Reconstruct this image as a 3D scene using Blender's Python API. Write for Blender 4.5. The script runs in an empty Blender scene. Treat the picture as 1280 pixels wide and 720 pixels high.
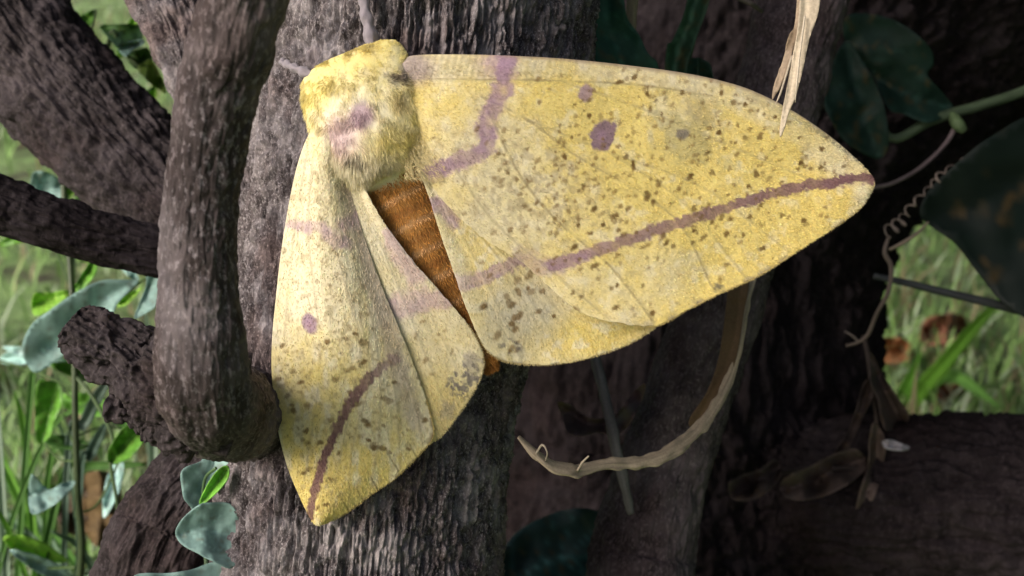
import bpy, math, random
import numpy as np
from mathutils import Vector
from mathutils.geometry import delaunay_2d_cdt

# ------------------------------------------------------------------ camera
F = 1391.0                       # focal length in photo pixels (photo is 1280 x 720)
PITCH = math.radians(-20)
CAMZ = 0.30
sc = bpy.context.scene
cd = bpy.data.cameras.new('camera'); cam = bpy.data.objects.new('camera', cd)
sc.collection.objects.link(cam); sc.camera = cam
cd.sensor_width = 36; cd.lens = 36*F/1280
cd.clip_start = 0.004; cd.clip_end = 500
cam.location = (0, 0, CAMZ); cam.rotation_euler = (math.pi/2 + PITCH, 0, 0)
cd.dof.use_dof = True; cd.dof.focus_distance = 0.146; cd.dof.aperture_fstop = 38

# ------------------------------------------------------------------ light
SUN = Vector((-0.72, -0.52, 0.50)).normalized()
w = bpy.data.worlds.new('World'); sc.world = w; w.use_nodes = True
nt = w.node_tree; bg = nt.nodes['Background']
sky = nt.nodes.new('ShaderNodeTexSky'); sky.sky_type = 'NISHITA'; sky.sun_disc = False
sky.sun_elevation = math.asin(SUN.z); sky.sun_rotation = math.atan2(SUN.x, SUN.y)
sky.air_density = 1.0; sky.dust_density = 7.0; sky.ozone_density = 1.0
nt.links.new(sky.outputs[0], bg.inputs[0]); bg.inputs[1].default_value = 0.085
sl = bpy.data.lights.new('sun', 'SUN'); so = bpy.data.objects.new('sun', sl); sc.collection.objects.link(so)
sl.energy = 2.1; sl.angle = math.radians(38); sl.color = (1.0, 0.965, 0.93)
so.rotation_euler = SUN.to_track_quat('Z', 'Y').to_euler(); so.location = (0, 0, 3)
sc.view_settings.view_transform = 'Standard'; sc.view_settings.look = 'None'
sc.view_settings.exposure = 0.66; sc.view_settings.gamma = 1

# ------------------------------------------------------------------ helpers
cp, sp = math.cos(PITCH), math.sin(PITCH)
R3 = np.array([1., 0, 0]); U3 = np.array([0., -sp, cp]); W3 = np.array([0., cp, sp]); C3 = np.array([0., 0, CAMZ])
def P(px, py, d):
    """photo pixel + distance along the view axis in cm -> world point (m)"""
    px = np.asarray(px, float); py = np.asarray(py, float); d = np.asarray(d, float)*.01
    a = (px-640)/F*d; b = -(py-360)/F*d
    return C3 + a[..., None]*R3 + b[..., None]*U3 + d[..., None]*W3
def toV(p): return Vector(p.tolist())
def lin(r, g, b):
    f = lambda c: (c/255/12.92 if c/255 <= .04045 else ((c/255+.055)/1.055)**2.4)
    return np.array([f(r), f(g), f(b)])
def sstep(a, b, x):
    t = np.clip((x-a)/(b-a), 0, 1); return t*t*(3-2*t)
def _h(ix, iy, iz, seed):
    h = (ix.astype(np.uint32)*np.uint32(374761393) + iy.astype(np.uint32)*np.uint32(668265263)
         + iz.astype(np.uint32)*np.uint32(2246822519) + np.uint32((seed*3266489917) & 0xffffffff))
    h = (h ^ (h >> np.uint32(13)))*np.uint32(1274126177); h = h ^ (h >> np.uint32(16))
    h = (h*np.uint32(2654435761)); h = h ^ (h >> np.uint32(15))
    return (h & np.uint32(0xffffff)).astype(np.float32)/np.float32(0xffffff)
def noise(x, y, z=0., seed=1):
    x, y, z = np.broadcast_arrays(np.asarray(x, float), np.asarray(y, float), np.asarray(z, float))
    x = x+1000.; y = y+1000.; z = z+1000.
    ix = np.floor(x).astype(np.int64); iy = np.floor(y).astype(np.int64); iz = np.floor(z).astype(np.int64)
    fx = x-ix; fy = y-iy; fz = z-iz
    q = lambda t: t*t*t*(t*(t*6-15)+10)
    fx, fy, fz = q(fx), q(fy), q(fz); r = 0
    for a in (0, 1):
        for b in (0, 1):
            for c in (0, 1):
                r = r + _h(ix+a, iy+b, iz+c, seed)*(fx if a else 1-fx)*(fy if b else 1-fy)*(fz if c else 1-fz)
    return r
def fbm(x, y, z=0., seed=1, o=4):
    r = 0; a = .5; t = 0
    for i in range(o):
        r = r + a*noise(np.asarray(x)*2**i, np.asarray(y)*2**i, np.asarray(z)*2**i, seed+i*17); t += a; a *= .5
    return r/t
def ridge(n): return 1-np.abs(2*n-1)
def catmull(pts, n):
    pts = np.asarray(pts, float); m = len(pts)
    if m == 2: 
        t = np.linspace(0, 1, n)[:, None]; return pts[0]*(1-t)+pts[1]*t
    ext = np.vstack([2*pts[0]-pts[1], pts, 2*pts[-1]-pts[-2]])
    u = np.linspace(0, m-1, n); i = np.minimum(u.astype(int), m-2); t = (u-i)[:, None]
    a, b, c, d = ext[i], ext[i+1], ext[i+2], ext[i+3]
    return .5*((2*b)+(c-a)*t+(2*a-5*b+4*c-d)*t*t+(-a+3*b-3*c+d)*t**3)
def arc_resample(pts, n, dense=400):
    p = catmull(pts, dense); s = np.r_[0, np.cumsum(np.linalg.norm(np.diff(p, axis=0), axis=1))]
    q = np.linspace(0, s[-1], n)
    return np.stack([np.interp(q, s, p[:, k]) for k in range(p.shape[1])], 1)
def dpoly(X, Y, pts):
    """distance to a polyline and position 0..1 along it"""
    pts = np.asarray(pts, float); best = np.full(X.shape, 1e9); par = np.zeros(X.shape); m = len(pts)-1
    for i in range(m):
        ax, ay = pts[i]; bx, by = pts[i+1]; dx, dy = bx-ax, by-ay
        t = np.clip(((X-ax)*dx+(Y-ay)*dy)/(dx*dx+dy*dy+1e-9), 0, 1)
        d = np.hypot(X-ax-t*dx, Y-ay-t*dy); k = d < best
        best = np.where(k, d, best); par = np.where(k, (i+t)/m, par)
    return best, par

col = sc.collection
def setp(o, label=None, cat=None, group=None, kind=None):
    for k, v in (('label', label), ('category', cat), ('group', group), ('kind', kind)):
        if v: o[k] = v
    return o
ORIG = {}
def empty(name, loc, label, cat, group=None):
    o = bpy.data.objects.new(name, None); col.objects.link(o); o.empty_display_size = .01
    o.location = loc; ORIG[o.name] = np.asarray(loc, float)
    return setp(o, label, cat, group)
def mesh(name, V, faces, mat, parent=None, color=None, smooth=True):
    """V (n,3) world coords, faces: list of int arrays (k,3) / (k,4)"""
    V = np.asarray(V, np.float64)
    org = ORIG[parent.name] if parent is not None else V.mean(0)
    if parent is None: org = np.array([org[0], org[1], V[:, 2].min()])
    me = bpy.data.meshes.new(name); me.vertices.add(len(V))
    me.vertices.foreach_set('co', (V-org).astype(np.float32).ravel())
    li, ls, off = [], [], 0
    for f in faces:
        f = np.asarray(f, np.int32)
        if f.size == 0: continue
        li.append(f.ravel()); ls.append(off+np.arange(len(f), dtype=np.int32)*f.shape[1]); off += f.size
    li = np.concatenate(li); ls = np.concatenate(ls)
    me.loops.add(len(li)); me.loops.foreach_set('vertex_index', li)
    me.polygons.add(len(ls)); me.polygons.foreach_set('loop_start', ls)
    me.update(calc_edges=True); me.validate()
    me.polygons.foreach_set('use_smooth', np.full(len(me.polygons), smooth))
    if color is not None:
        at = me.color_attributes.new('Col', 'FLOAT_COLOR', 'POINT')
        c4 = np.ones((len(V), 4), np.float32); c4[:, :3] = color; at.data.foreach_set('color', c4.ravel())
    me.materials.append(mat)
    o = bpy.data.objects.new(name, me); col.objects.link(o)
    if parent is not None: o.parent = parent; ORIG[o.name] = org
    else: o.location = org; ORIG[o.name] = org
    return o
def gridfaces(nu, nv, wrap=False):
    i = np.arange(nu-1)[:, None]; j = np.arange(nv if wrap else nv-1)[None, :]; j2 = (j+1) % nv
    return np.stack([i*nv+j, i*nv+j2, (i+1)*nv+j2, (i+1)*nv+j], -1).reshape(-1, 4)

# ------------------------------------------------------------------ materials
def nodes(name):
    m = bpy.data.materials.new(name); m.use_nodes = True; t = m.node_tree
    return m, t, t.nodes['Principled BSDF'], t.nodes['Material Output']
def nnoise(t, scale, detail=4, rough=.6, vec=None):
    n = t.nodes.new('ShaderNodeTexNoise'); n.inputs['Scale'].default_value = scale
    n.inputs['Detail'].default_value = detail; n.inputs['Roughness'].default_value = rough
    if vec: t.links.new(vec, n.inputs['Vector'])
    return n
def coords(t, stretch=(1, 1, 1)):
    tc = t.nodes.new('ShaderNodeTexCoord'); mp = t.nodes.new('ShaderNodeMapping'); mp.inputs['Scale'].default_value = stretch
    t.links.new(tc.outputs['Object'], mp.inputs['Vector']); return mp.outputs[0]
def ramp(t, fac, stops):
    r = t.nodes.new('ShaderNodeValToRGB'); e = r.color_ramp.elements
    e[0].position, e[0].color = stops[0][0], (*stops[0][1], 1); e[1].position, e[1].color = stops[-1][0], (*stops[-1][1], 1)
    for p, c in stops[1:-1]:
        x = e.new(p); x.color = (*c, 1)
    t.links.new(fac, r.inputs[0]); return r.outputs[0]
def bump(t, b, h, dist, strength=1., prev=None):
    n = t.nodes.new('ShaderNodeBump'); n.inputs['Distance'].default_value = dist; n.inputs['Strength'].default_value = strength
    t.links.new(h, n.inputs['Height']); t.links.new(n.outputs[0], b.inputs['Normal'])
    if prev: t.links.new(prev, n.inputs['Normal'])
    return n.outputs[0]
def mixc(t, fac, a, b, mode='MIX'):
    n = t.nodes.new('ShaderNodeMix'); n.data_type = 'RGBA'; n.blend_type = mode
    for s, v in ((n.inputs[0], fac), (n.inputs[6], a), (n.inputs[7], b)):
        if hasattr(v, 'links'): t.links.new(v, s)
        elif isinstance(v, (int, float)): s.default_value = v
        else: s.default_value = (*v, 1)
    return n.outputs[2]
def m_color(name, rough=.8, grain=3000, grain_amt=.25, bumpd=2e-5, transl=0., spec=.3, sheen=0.):
    """pigment from the vertex colours with fine procedural grain and relief"""
    m, t, b, out = nodes(name)
    a = t.nodes.new('ShaderNodeAttribute'); a.attribute_name = 'Col'
    v = coords(t); n = nnoise(t, grain, 3, .7, v)
    lo = 1-grain_amt; hi = 1+grain_amt
    g = ramp(t, n.outputs[0], [(.3, (lo, lo, lo)), (.7, (min(hi, 1.), )*3)])
    c = mixc(t, 1., a.outputs[0], g, 'MULTIPLY')
    t.links.new(c, b.inputs['Base Color']); b.inputs['Roughness'].default_value = rough
    b.inputs['Specular IOR Level'].default_value = spec
    b.inputs['Sheen Weight'].default_value = sheen
    bump(t, b, n.outputs[0], bumpd)
    if transl:
        tr = t.nodes.new('ShaderNodeBsdfTranslucent'); t.links.new(c, tr.inputs[0])
        mx = t.nodes.new('ShaderNodeMixShader'); mx.inputs[0].default_value = transl
        t.links.new(b.outputs[0], mx.inputs[1]); t.links.new(tr.outputs[0], mx.inputs[2]); t.links.new(mx.outputs[0], out.inputs[0])
    return m
def m_bark(name, dark, light, lichen, rough=.85, sc_=900, bumpd=1.5e-4, spec=.25):
    m, t, b, out = nodes(name)
    v = coords(t, (1, 1, .35)); n = nnoise(t, sc_, 6, .7, v); n2 = nnoise(t, sc_*.13, 4, .6, coords(t))
    n3 = nnoise(t, sc_*2.6, 3, .7, coords(t, (1, 1, .6)))
    c = ramp(t, n.outputs[0], [(.38, tuple(dark)), (.54, tuple(np.array(dark)*.4+np.array(light)*.6)), (.66, tuple(light))])
    f = ramp(t, n2.outputs[0], [(.46, (0, 0, 0)), (.72, (1, 1, 1))])
    f3 = ramp(t, n3.outputs[0], [(.52, (0, 0, 0)), (.66, (1, 1, 1))])
    c = mixc(t, f3, c, mixc(t, .55, c, tuple(lichen)))
    c = mixc(t, f, c, mixc(t, .5, c, tuple(lichen)))
    n4 = nnoise(t, sc_*.045, 3, .6, coords(t)); f4 = ramp(t, n4.outputs[0], [(.40, (1.25, 1.22, 1.2)), (.5, (.95, .93, .95)), (.62, (.86, .73, .70))])
    c = mixc(t, 1., c, f4, 'MULTIPLY')
    t.links.new(c, b.inputs['Base Color']); b.inputs['Roughness'].default_value = rough; b.inputs['Specular IOR Level'].default_value = spec
    p = bump(t, b, n.outputs[0], bumpd); bump(t, b, n3.outputs[0], bumpd*.4, 1., p)
    return m
M = {}
M['bark'] = m_bark('grey_fibrous_bark', (.020, .0158, .0168), (.118, .101, .106), (.44, .41, .43), sc_=1400, bumpd=3e-4)
M['bark_branch'] = m_bark('smooth_branch_bark', (.020, .0145, .0145), (.055, .043, .044), (.24, .215, .23), sc_=600)
M['bark_brown'] = m_bark('brown_flaky_bark', (.010, .0072, .008), (.032, .025, .0265), (.09, .075, .083), sc_=800)
M['bark_dark'] = m_bark('dark_bark', (.005, .0036, .0043), (.0145, .0108, .0126), (.038, .031, .036), sc_=520, bumpd=3e-4, spec=.12)  # deep brown-black base colours with dim pale flecks
M['bark_slim'] = m_bark('slender_stem_bark', (.020, .0155, .018), (.055, .044, .050), (.15, .128, .142), sc_=700, spec=.15)
M['wing'] = m_color('moth_wing_scales', .85, 6500, .16, 2.2e-5, .12, .15, .15)
M['fur'] = m_color('moth_fur', .85, 4000, .10, 1e-5, .35, .1, .2)
M['body'] = m_color('moth_body_scales', .75, 5000, .22, 6e-5, 0, .25, .2)
M['leaf'] = m_color('leaf', .42, 1500, .18, 4e-5, .22, .45)
M['leaf_matte'] = m_color('waxy_leaf', .6, 1500, .18, 4e-5, .15, .35)
M['leaf_dark'] = m_color('dark_leaf', .6, 1500, .2, 4e-5, .12, .25)  # rougher, less glossy surface for the dark green leaves
M['dry'] = m_color('dried_plant', .7, 2500, .3, 6e-5, .1, .25)
M['grass'] = m_color('grass', .5, 800, .2, 2e-5, .35, .3)

# ------------------------------------------------------------------ ground
def m_ground():
    m, t, b, out = nodes('lawn_soil')
    n = nnoise(t, 18, 6, .65, coords(t)); n2 = nnoise(t, 160, 5, .7, coords(t))
    c1 = ramp(t, n2.outputs[0], [(.3, (.035, .027, .02)), (.7, (.11, .085, .06))])
    c2 = ramp(t, n2.outputs[0], [(.3, (.16, .27, .08)), (.7, (.36, .52, .20))])
    f = ramp(t, n.outputs[0], [(.36, (0, 0, 0)), (.56, (1, 1, 1))])
    t.links.new(mixc(t, f, c1, c2), b.inputs['Base Color']); b.inputs['Roughness'].default_value = .95
    bump(t, b, n2.outputs[0], .006); return m
n = 150
gx = np.sign(np.linspace(-1, 1, n))*np.abs(np.linspace(-1, 1, n))**4*200
GX, GY = np.meshgrid(gx, gx, indexing='ij')
def ground_z(x, y): return (fbm(np.asarray(x)*4, np.asarray(y)*4, 0, 5, 3)-.5)*.03*np.exp(-(np.hypot(x, y)/6)**2)
g = mesh('ground', np.stack([GX, GY, ground_z(GX, GY)], -1).reshape(-1, 3), [gridfaces(n, n)], m_ground())
setp(g, kind='structure')

# ------------------------------------------------------------------ tubes (stems, branches)
def path3(ctrl, n):
    """ctrl rows (px, py, depth_cm, width_px) -> world centre line and radius"""
    c = np.array([list(P(a, b, d))+[wd/2/F*d*.01] for a, b, d, wd in ctrl]); return catmull(c, n)
def to_ground(ctrl, extra):
    return ctrl+extra
def frames(C):
    T = np.gradient(C, axis=0); T /= np.linalg.norm(T, axis=1)[:, None]
    v = -W3; N = []
    for t in T:
        v = v-t*np.dot(v, t); v = v/np.linalg.norm(v); N.append(v)
    N = np.array(N); return T, N, np.cross(T, N)
def tube(name, line, nring, nseg, mat, parent, disp=None, front=.5, color=None, cap=True, dens=True, flat=1., lumps=None):
    """line: (n,4) world + radius. disp(theta, s_cm, a_cm(3 coords)) -> cm outward"""
    C = line[:, :3]; s = np.r_[0, np.cumsum(np.linalg.norm(np.diff(C, axis=0), axis=1))]
    if dens:                                   # more rows where the photograph shows the stem
        rel = C-C3; d = rel@W3; px = 640+F*(rel@R3)/d; py = 360-F*(rel@U3)/d
        inside = ((px > -120) & (px < 1400) & (py > -90) & (py < 900) & (d > 0)).astype(float)
        wgt = .06+.94*inside; acc = np.r_[0, np.cumsum(np.diff(s)*(wgt[1:]+wgt[:-1])/2)]
        q = np.interp(np.linspace(0, acc[-1], nring), acc, s)
    else: q = np.linspace(0, s[-1], nring)
    L = np.stack([np.interp(q, s, line[:, k]) for k in range(4)], 1)
    C, r = L[:, :3], L[:, 3]; T, N, B = frames(C)
    th = np.linspace(0, 2*np.pi, nseg, endpoint=False); th = th - front*np.sin(th)      # theta 0 faces the camera: denser there
    TH, S = np.meshgrid(th, q*100, indexing='xy'); RR = r[:, None]*100
    dd = np.zeros_like(TH)
    if disp is not None: dd = disp(TH, S, np.cos(TH)*RR, np.sin(TH)*RR, RR)
    rad = (RR+dd)*.01
    V = C[:, None]+rad[..., None]*(np.cos(TH)[..., None]*N[:, None]*flat+np.sin(TH)[..., None]*B[:, None])
    V = V.reshape(-1, 3); faces = [gridfaces(nring, nseg, True)]
    if cap:
        V = np.vstack([V, C[0]-T[0]*r[0]*.15, C[-1]+T[-1]*r[-1]*.15]); k = len(V); j = np.arange(nseg); j2 = (j+1) % nseg
        faces.append(np.stack([np.full(nseg, k-2), j2, j], 1)); b0 = (nring-1)*nseg
        faces.append(np.stack([np.full(nseg, k-1), b0+j, b0+j2], 1))
    cc = None
    if color is not None:
        if callable(color):
            cc = color(TH, S).reshape(-1, 3)
            if cap: cc = np.vstack([cc, cc[0], cc[-1]])
        else: cc = np.tile(np.asarray(color, float), (len(V), 1))
    return mesh(name, V, faces, mat, parent, cc)
def bark_disp(seed, fa=9., fs=1.7, amp=.07, lump=.12, fl=.5, fine=.02, plate=0.):
    def f(TH, S, cx, cy, RR):
        wx = (fbm(cx*2.3, cy*2.3, S*1.1, seed+50, 3)-.5)*.5
        n1 = noise(cx*fa*.55+wx*3, cy*fa*.55+wx*3, S*fs*.55, seed)
        n2 = noise(cx*fa*1.1+wx*2, cy*fa*1.1+wx*2, S*fs*.9, seed+3)
        n3 = noise(cx*fa*2.3, cy*fa*2.3, S*fs*1.6, seed+7)
        n5 = noise(cx*fa*4.2, cy*fa*4.2, S*fs*2.6, seed+9)
        brk = noise(cx*fa*.8, cy*fa*.8, S*fs*3.2, seed+11)
        d = amp*(.9*(sstep(.30, .44, n1)-.7) + .75*(sstep(.36, .48, n2)-.6) + .55*(sstep(.38, .56, n3)-.5) + .40*(n5-.5) + .5*(sstep(.3, .5, brk)-.6))
        d = d+lump*(fbm(cx*fl, cy*fl, S*fl*.6, seed+21, 3)-.5)*2
        d = d+fine*(noise(cx*fa*4, cy*fa*4, S*fs*6, seed+31)-.5)
        if plate:
            e = noise(cx*fa*.7+wx, cy*fa*.7+wx, S*fs*1.4, seed+41); d = d+plate*(sstep(.45, .55, e)-.5)
        return d
    return f
def below(px, py, d, w, dx=0., dy=0., flare=1.35):
    """rows that carry a stem on from its last visible point down into the soil"""
    p = P(px, py, d); r = w/2/F*d*.01; out = []
    for k in (.1, .25, .45, .7, 1.0, 1.12):
        out.append([p[0]+dx*k, p[1]+dy*k, p[2]*(1-k) - (.01 if k > 1 else 0), r*(1+(flare-1)*k)])
    return np.array(out)
def stem_line(ctrl, bel=None, n=700):
    c = np.array([list(P(a, b, d))+[wd/2/F*d*.01] for a, b, d, wd in ctrl])
    if bel is not None: c = np.vstack([c, bel])
    return catmull(c, n)

# ---- the multi-stemmed tree that carries the moth
base = P(440, 720, 17.8); base[2] = 0
tree = empty('multi_stemmed_tree', base, 'grey fibrous-barked tree with several stems carrying the yellow moth', 'tree')
A = [(575, -900, 17.35, 420), (560, -400, 17.35, 415), (546, -100, 17.4, 410), (540, 0, 17.4, 402), (527, 150, 17.5, 392), (500, 300, 17.6, 378),
     (472, 450, 17.65, 360), (455, 600, 17.7, 352), (448, 720, 17.8, 352), (446, 800, 17.9, 356)]
tube('trunk', stem_line(A, below(446, 860, 18.0, 362, 0, .03)), 470, 620, M['bark'], tree, bark_disp(2, 15., 2.9, .085, .10, .5, .04), front=.45)
# side limb that turns up in front, its snapped stub on the left
B = [(366, 512, 18.3, 165), (330, 514, 17.0, 140), (305, 516, 15.7, 116), (280, 516, 14.2, 112), (262, 500, 12.8, 118), (254, 470, 12.35, 118), (251, 430, 12.15, 112), (248, 360, 12.0, 97), (249, 280, 11.85, 93), (258, 200, 11.7, 90),
     (274, 110, 11.5, 97), (289, 60, 11.35, 104), (303, 0, 11.2, 102), (328, -100, 11.0, 102), (380, -300, 10.8, 108), (440, -700, 10.7, 105)]
def disp_B(TH, S, cx, cy, RR):
    d = bark_disp(12, 8, 4.2, .022, .045, 1.2, .012)(TH, S, cx, cy, RR)
    near = 1-sstep(3.2, 6.5, S)                                     # gnarled where the limb leaves the trunk
    d = d+near*(.16*(fbm(cx*2.2, cy*2.2, S*2.2, 17, 3)-.5)+.05*(ridge(noise(cx*6, cy*6, S*4, 18))-.5))
    kn = np.exp(-((S-10.9)/.28)**2-(((TH+.35+np.pi) % (2*np.pi)-np.pi)/.45)**2)
    return d+.10*np.exp(-((S-10.9)/.55)**2-(((TH+.35+np.pi) % (2*np.pi)-np.pi)/.9)**2)-.16*kn
limb = tube('branch', stem_line(B), 420, 260, M['bark_branch'], tree, disp_B, front=.3)
K = [(298, 508, 13.3, 128), (262, 500, 13.2, 122), (232, 484, 13.25, 112), (205, 470, 13.3, 118), (180, 458, 13.35, 92), (150, 440, 13.4, 84), (122, 424, 13.4, 78), (104, 412, 13.4, 70), (94, 405, 13.4, 52)]
tube('snapped_stub', stem_line(K), 200, 200, M['bark_brown'], tree, bark_disp(23, 8, 2.6, .065, .06, 1.2, .04, .03), front=.2)
# knuckle of rough bark under the stub
K2 = [(262, 530, 13.1, 70), (232, 520, 13.2, 90), (195, 505, 13.4, 74), (160, 500, 13.5, 50), (140, 493, 13.5, 26)]
tube('bark_knuckle', stem_line(K2), 120, 140, M['bark_brown'], tree, bark_disp(29, 6, 3.4, .10, .09, 1.6, .04, .04), front=.2)
# leaning stem from the upper left
Cc = [(-420, -520, 24.5, 190), (-150, -190, 23.4, 182), (-14, 10, 22.6, 168), (58, 94, 22.2, 156), (130, 170, 21.8, 146), (200, 240, 21.4, 138), (270, 320, 21.0, 138), (320, 430, 20.6, 140), (355, 560, 20.4, 150), (370, 680, 20.4, 160)]
tube('stem', stem_line(Cc, below(375, 760, 20.4, 165, .01, 0)), 380, 330, M['bark_brown'], tree, bark_disp(33, 6.5, 3.2, .07, .07, .7, .03, .035), front=.35)
# stem behind the front limb
D = [(60, -330, 22.0, 118), (165, -120, 21.0, 104), (216, 0, 20.4, 98), (250, 80, 20.1, 92), (282, 170, 19.9, 92), (305, 270, 19.7, 104), (330, 390, 19.6, 112), (350, 520, 19.6, 120)]
tube('stem', stem_line(D, below(360, 640, 19.6, 130, .01, .01)), 330, 280, M['bark'], tree, bark_disp(43, 8, 2.2, .085, .05, .7, .03, .03), front=.35)
# dark side branch across the left
E = [(-160, 205, 17.2, 66), (0, 256, 17.8, 66), (70, 280, 18.0, 66), (130, 297, 18.3, 62), (200, 314, 18.6, 60), (260, 325, 19.0, 62), (320, 335, 19.6, 66)]
tube('side_branch', stem_line(E), 200, 180, M['bark_dark'], tree, bark_disp(53, 6, 2.2, .05, .05, 1., .02), front=.3)
# foot of a stem at the lower left
Fs = [(300, 470, 19.3, 100), (285, 540, 19.0, 100), (252, 600, 18.7, 112), (220, 660, 18.5, 136), (198, 730, 18.4, 156)]
tube('stem', stem_line(Fs, below(180, 800, 18.4, 165, -.012, 0)), 300, 300, M['bark_brown'], tree, bark_disp(63, 6.5, 2.6, .06, .07, .8, .03, .02), front=.35)

# ---- the big dark trunk behind on the right, with a thick root spreading right
hb = P(880, 720, 35); hb[2] = 0
tree2 = empty('broad_tree', hb, 'broad dark-barked trunk behind the moth, its root spreading beside the lawn', 'tree')
H = [(1500, -900, 40, 700), (1150, -300, 39, 700), (1030, -100, 38, 690), (980, 0, 37.5, 650), (930, 100, 37, 590), (888, 200, 36.3, 512), (862, 300, 35.6, 474), (848, 430, 35, 478), (845, 540, 35, 510), (850, 640, 35, 560), (865, 720, 35, 590)]
tube('trunk', stem_line(H, below(870, 760, 35, 610, .005, .01, 1.3)), 330, 420, M['bark_dark'], tree2, bark_disp(73, 3.2, 1.5, .17, .30, .45, .06, .10), front=.4)
Ro = [(880, 610, 31, 150), (1000, 620, 30.0, 190), (1090, 625, 28.6, 205), (1160, 628, 28.0, 215), (1230, 632, 27.6, 220), (1330, 640, 27.4, 230), (1480, 690, 27.6, 230), (1700, 800, 28.5, 220), (1950, 980, 29.5, 190)]
tube('root', stem_line(Ro), 240, 260, M['bark_dark'], tree2, bark_disp(83, 3.2, 1.6, .12, .14, .7, .05, .05), front=.3)

# ---- slender stem between
sb = P(800, 760, 22); sb[2] = 0
tree3 = empty('sapling', sb, 'slender leaning sapling stem between the moth and the broad dark trunk', 'sapling')
G = [(1180, -500, 23.2, 118), (1060, -150, 22.6, 114), (1005, 0, 22.3, 110), (982, 90, 22.1, 108), (955, 190, 21.9, 106), (925, 290, 21.7, 104), (896, 390, 21.5, 106), (862, 490, 21.4, 108), (828, 590, 21.4, 116), (806, 680, 21.4, 128), (800, 730, 21.4, 136)]
tube('trunk', stem_line(G, below(795, 790, 21.4, 142, -.005, 0)), 300, 240, M['bark_slim'], tree3, bark_disp(93, 5.5, 3.4, .030, .05, .9, .025, .02), front=.35)

# ------------------------------------------------------------------ the moth
moth = empty('moth', P(505, 300, 15.2), 'large yellow moth with brown speckles and purple bands spread on the trunk', 'moth')
YEL = np.array([.79, .64, .235]); CRM = np.array([.76, .67, .43]); PAL = np.array([.82, .745, .55])
LIL = np.array([.37, .235, .335]); PUR = np.array([.185, .090, .105]); BRN = np.array([.17, .10, .032]); GRY = np.array([.33, .305, .27])
def blob(X, Y, x, y, rx, ry, rot=0, soft=.5):
    c, s = math.cos(rot), math.sin(rot); dx, dy = X-x, Y-y
    q = np.hypot((dx*c+dy*s)/rx, (-dx*s+dy*c)/ry); return 1-sstep(1-soft, 1+soft, q)
def lay(c, m, colr): return c*(1-m[..., None])+np.asarray(colr)*m[..., None]
def spots(X, Y, pts, seed, size=(2.3, 3.9), rot=-.9):
    rnd = random.Random(seed); m = np.zeros(X.shape)
    jx = (noise(X/3.2, Y/3.2, 3, seed)-.5)*2.2; jy = (noise(X/3.2, Y/3.2, 9, seed)-.5)*2.2
    for x, y in pts:
        r = rnd.uniform(*size); k = (np.abs(X-x) < 14) & (np.abs(Y-y) < 14)
        if not k.any(): continue
        v = blob(X[k]+jx[k], Y[k]+jy[k], x, y, r, r*rnd.uniform(1.1, 1.9), rot+rnd.uniform(-.5, .5)+math.pi/2, .45)*rnd.uniform(.6, 1.)
        m[k] = np.maximum(m[k], v)
    return m
def stripe(X, Y, pts, w0, w1, seed, soft=.4, dense=40):
    p = catmull(np.array(pts, float), dense); d, t = dpoly(X, Y, p)
    wv = (w0+(w1-w0)*t)*.5*(1+.5*(noise(X/9, Y/9, 2, seed)-.5))
    d = d+(noise(X/3.5, Y/3.5, 5, seed+1)-.5)*5
    return 1-sstep(wv*(1-soft), wv*(1+soft), d), t
def veins_d(X, Y, vs):
    r = np.full(X.shape, 1e9)
    for v in vs: r = np.minimum(r, dpoly(X, Y, catmull(np.array(v, float), 14))[0])
    return r
def wing(name, Lp, Tp, nu, nv, depth, paint, vs, vr=1., name_back=False):
    L = arc_resample(Lp, nu); T = arc_resample(Tp, nu)
    v = np.linspace(0, 1, nv)[None, :, None]; u = np.linspace(0, 1, nu)[:, None]*np.ones((1, nv))
    XY = L[:, None]*(1-v)+T[:, None]*v; X, Y = XY[..., 0], XY[..., 1]; vv = v[..., 0]*np.ones((nu, 1))
    # ragged edge
    e = (noise(X/5, Y/5, 1, 77)-.5)*2.2*(sstep(.965, 1, vv)+sstep(.985, 1, u)); Y = Y+e
    vd = veins_d(X, Y, vs) if vs else np.full(X.shape, 1e9)
    D = depth(X, Y, u, vv) - .006*vr*np.exp(-(vd/2.0)**2) + .004*vr*np.exp(-((vd-6)/3)**2)
    D = D + (fbm(X/60, Y/60, 0, 31, 3)-.5)*.05 + (noise(X/4, Y/4, 0, 37)-.5)*.004 + (noise(X/9, Y/9, 0, 41)-.5)*.006
    c = paint(X, Y, u, vv)
    c = c*(1-.10*np.exp(-(vd/1.6)**2))[..., None]
    n = noise(X/2.4, Y/2.4, 0, 51); n2 = fbm(X/16, Y/16, 0, 53, 3)
    c = c*(.90+.20*n)[..., None]*(.93+.14*n2)[..., None]
    o = mesh(name, P(X, Y, D).reshape(-1, 3), [gridfaces(nu, nv)], M['wing'], moth, np.clip(c, 0, .85).reshape(-1, 3))
    md = o.modifiers.new('thickness', 'SOLIDIFY'); md.thickness = 1.5e-4; md.offset = 1 if name_back else -1
    return o
def rand_spots(seed, n, cx, cy, rx, ry):
    r = random.Random(seed); out = []
    for _ in range(n):
        out.append((r.gauss(cx, rx), r.gauss(cy, ry)))
    return out
c2 = [(340,208),(372,237),(352,268),(305,297),(397,288),(290,145),(475,205),(555,245),(630,205),(678,243),(700,248),(722,252),(797,290),(840,297),(890,320),(620,360),(740,345),(722,382),(780,375),(935,380),(1020,425),(940,480),(950,492),(978,500),(1015,497),(1105,493),(575,440),(690,445),(592,517),(510,530),(500,540),(380,545),(385,560),(335,595),(365,632),(268,655),(215,685),(72,685),(135,545),(90,568),(20,458),(285,485),(258,455),(465,580),(815,542),(765,525),(735,570),(785,642),(740,690),(630,690),(865,685),(950,705),(115,298),(232,165),(45,380),(575,465),(340,612)]
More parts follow.
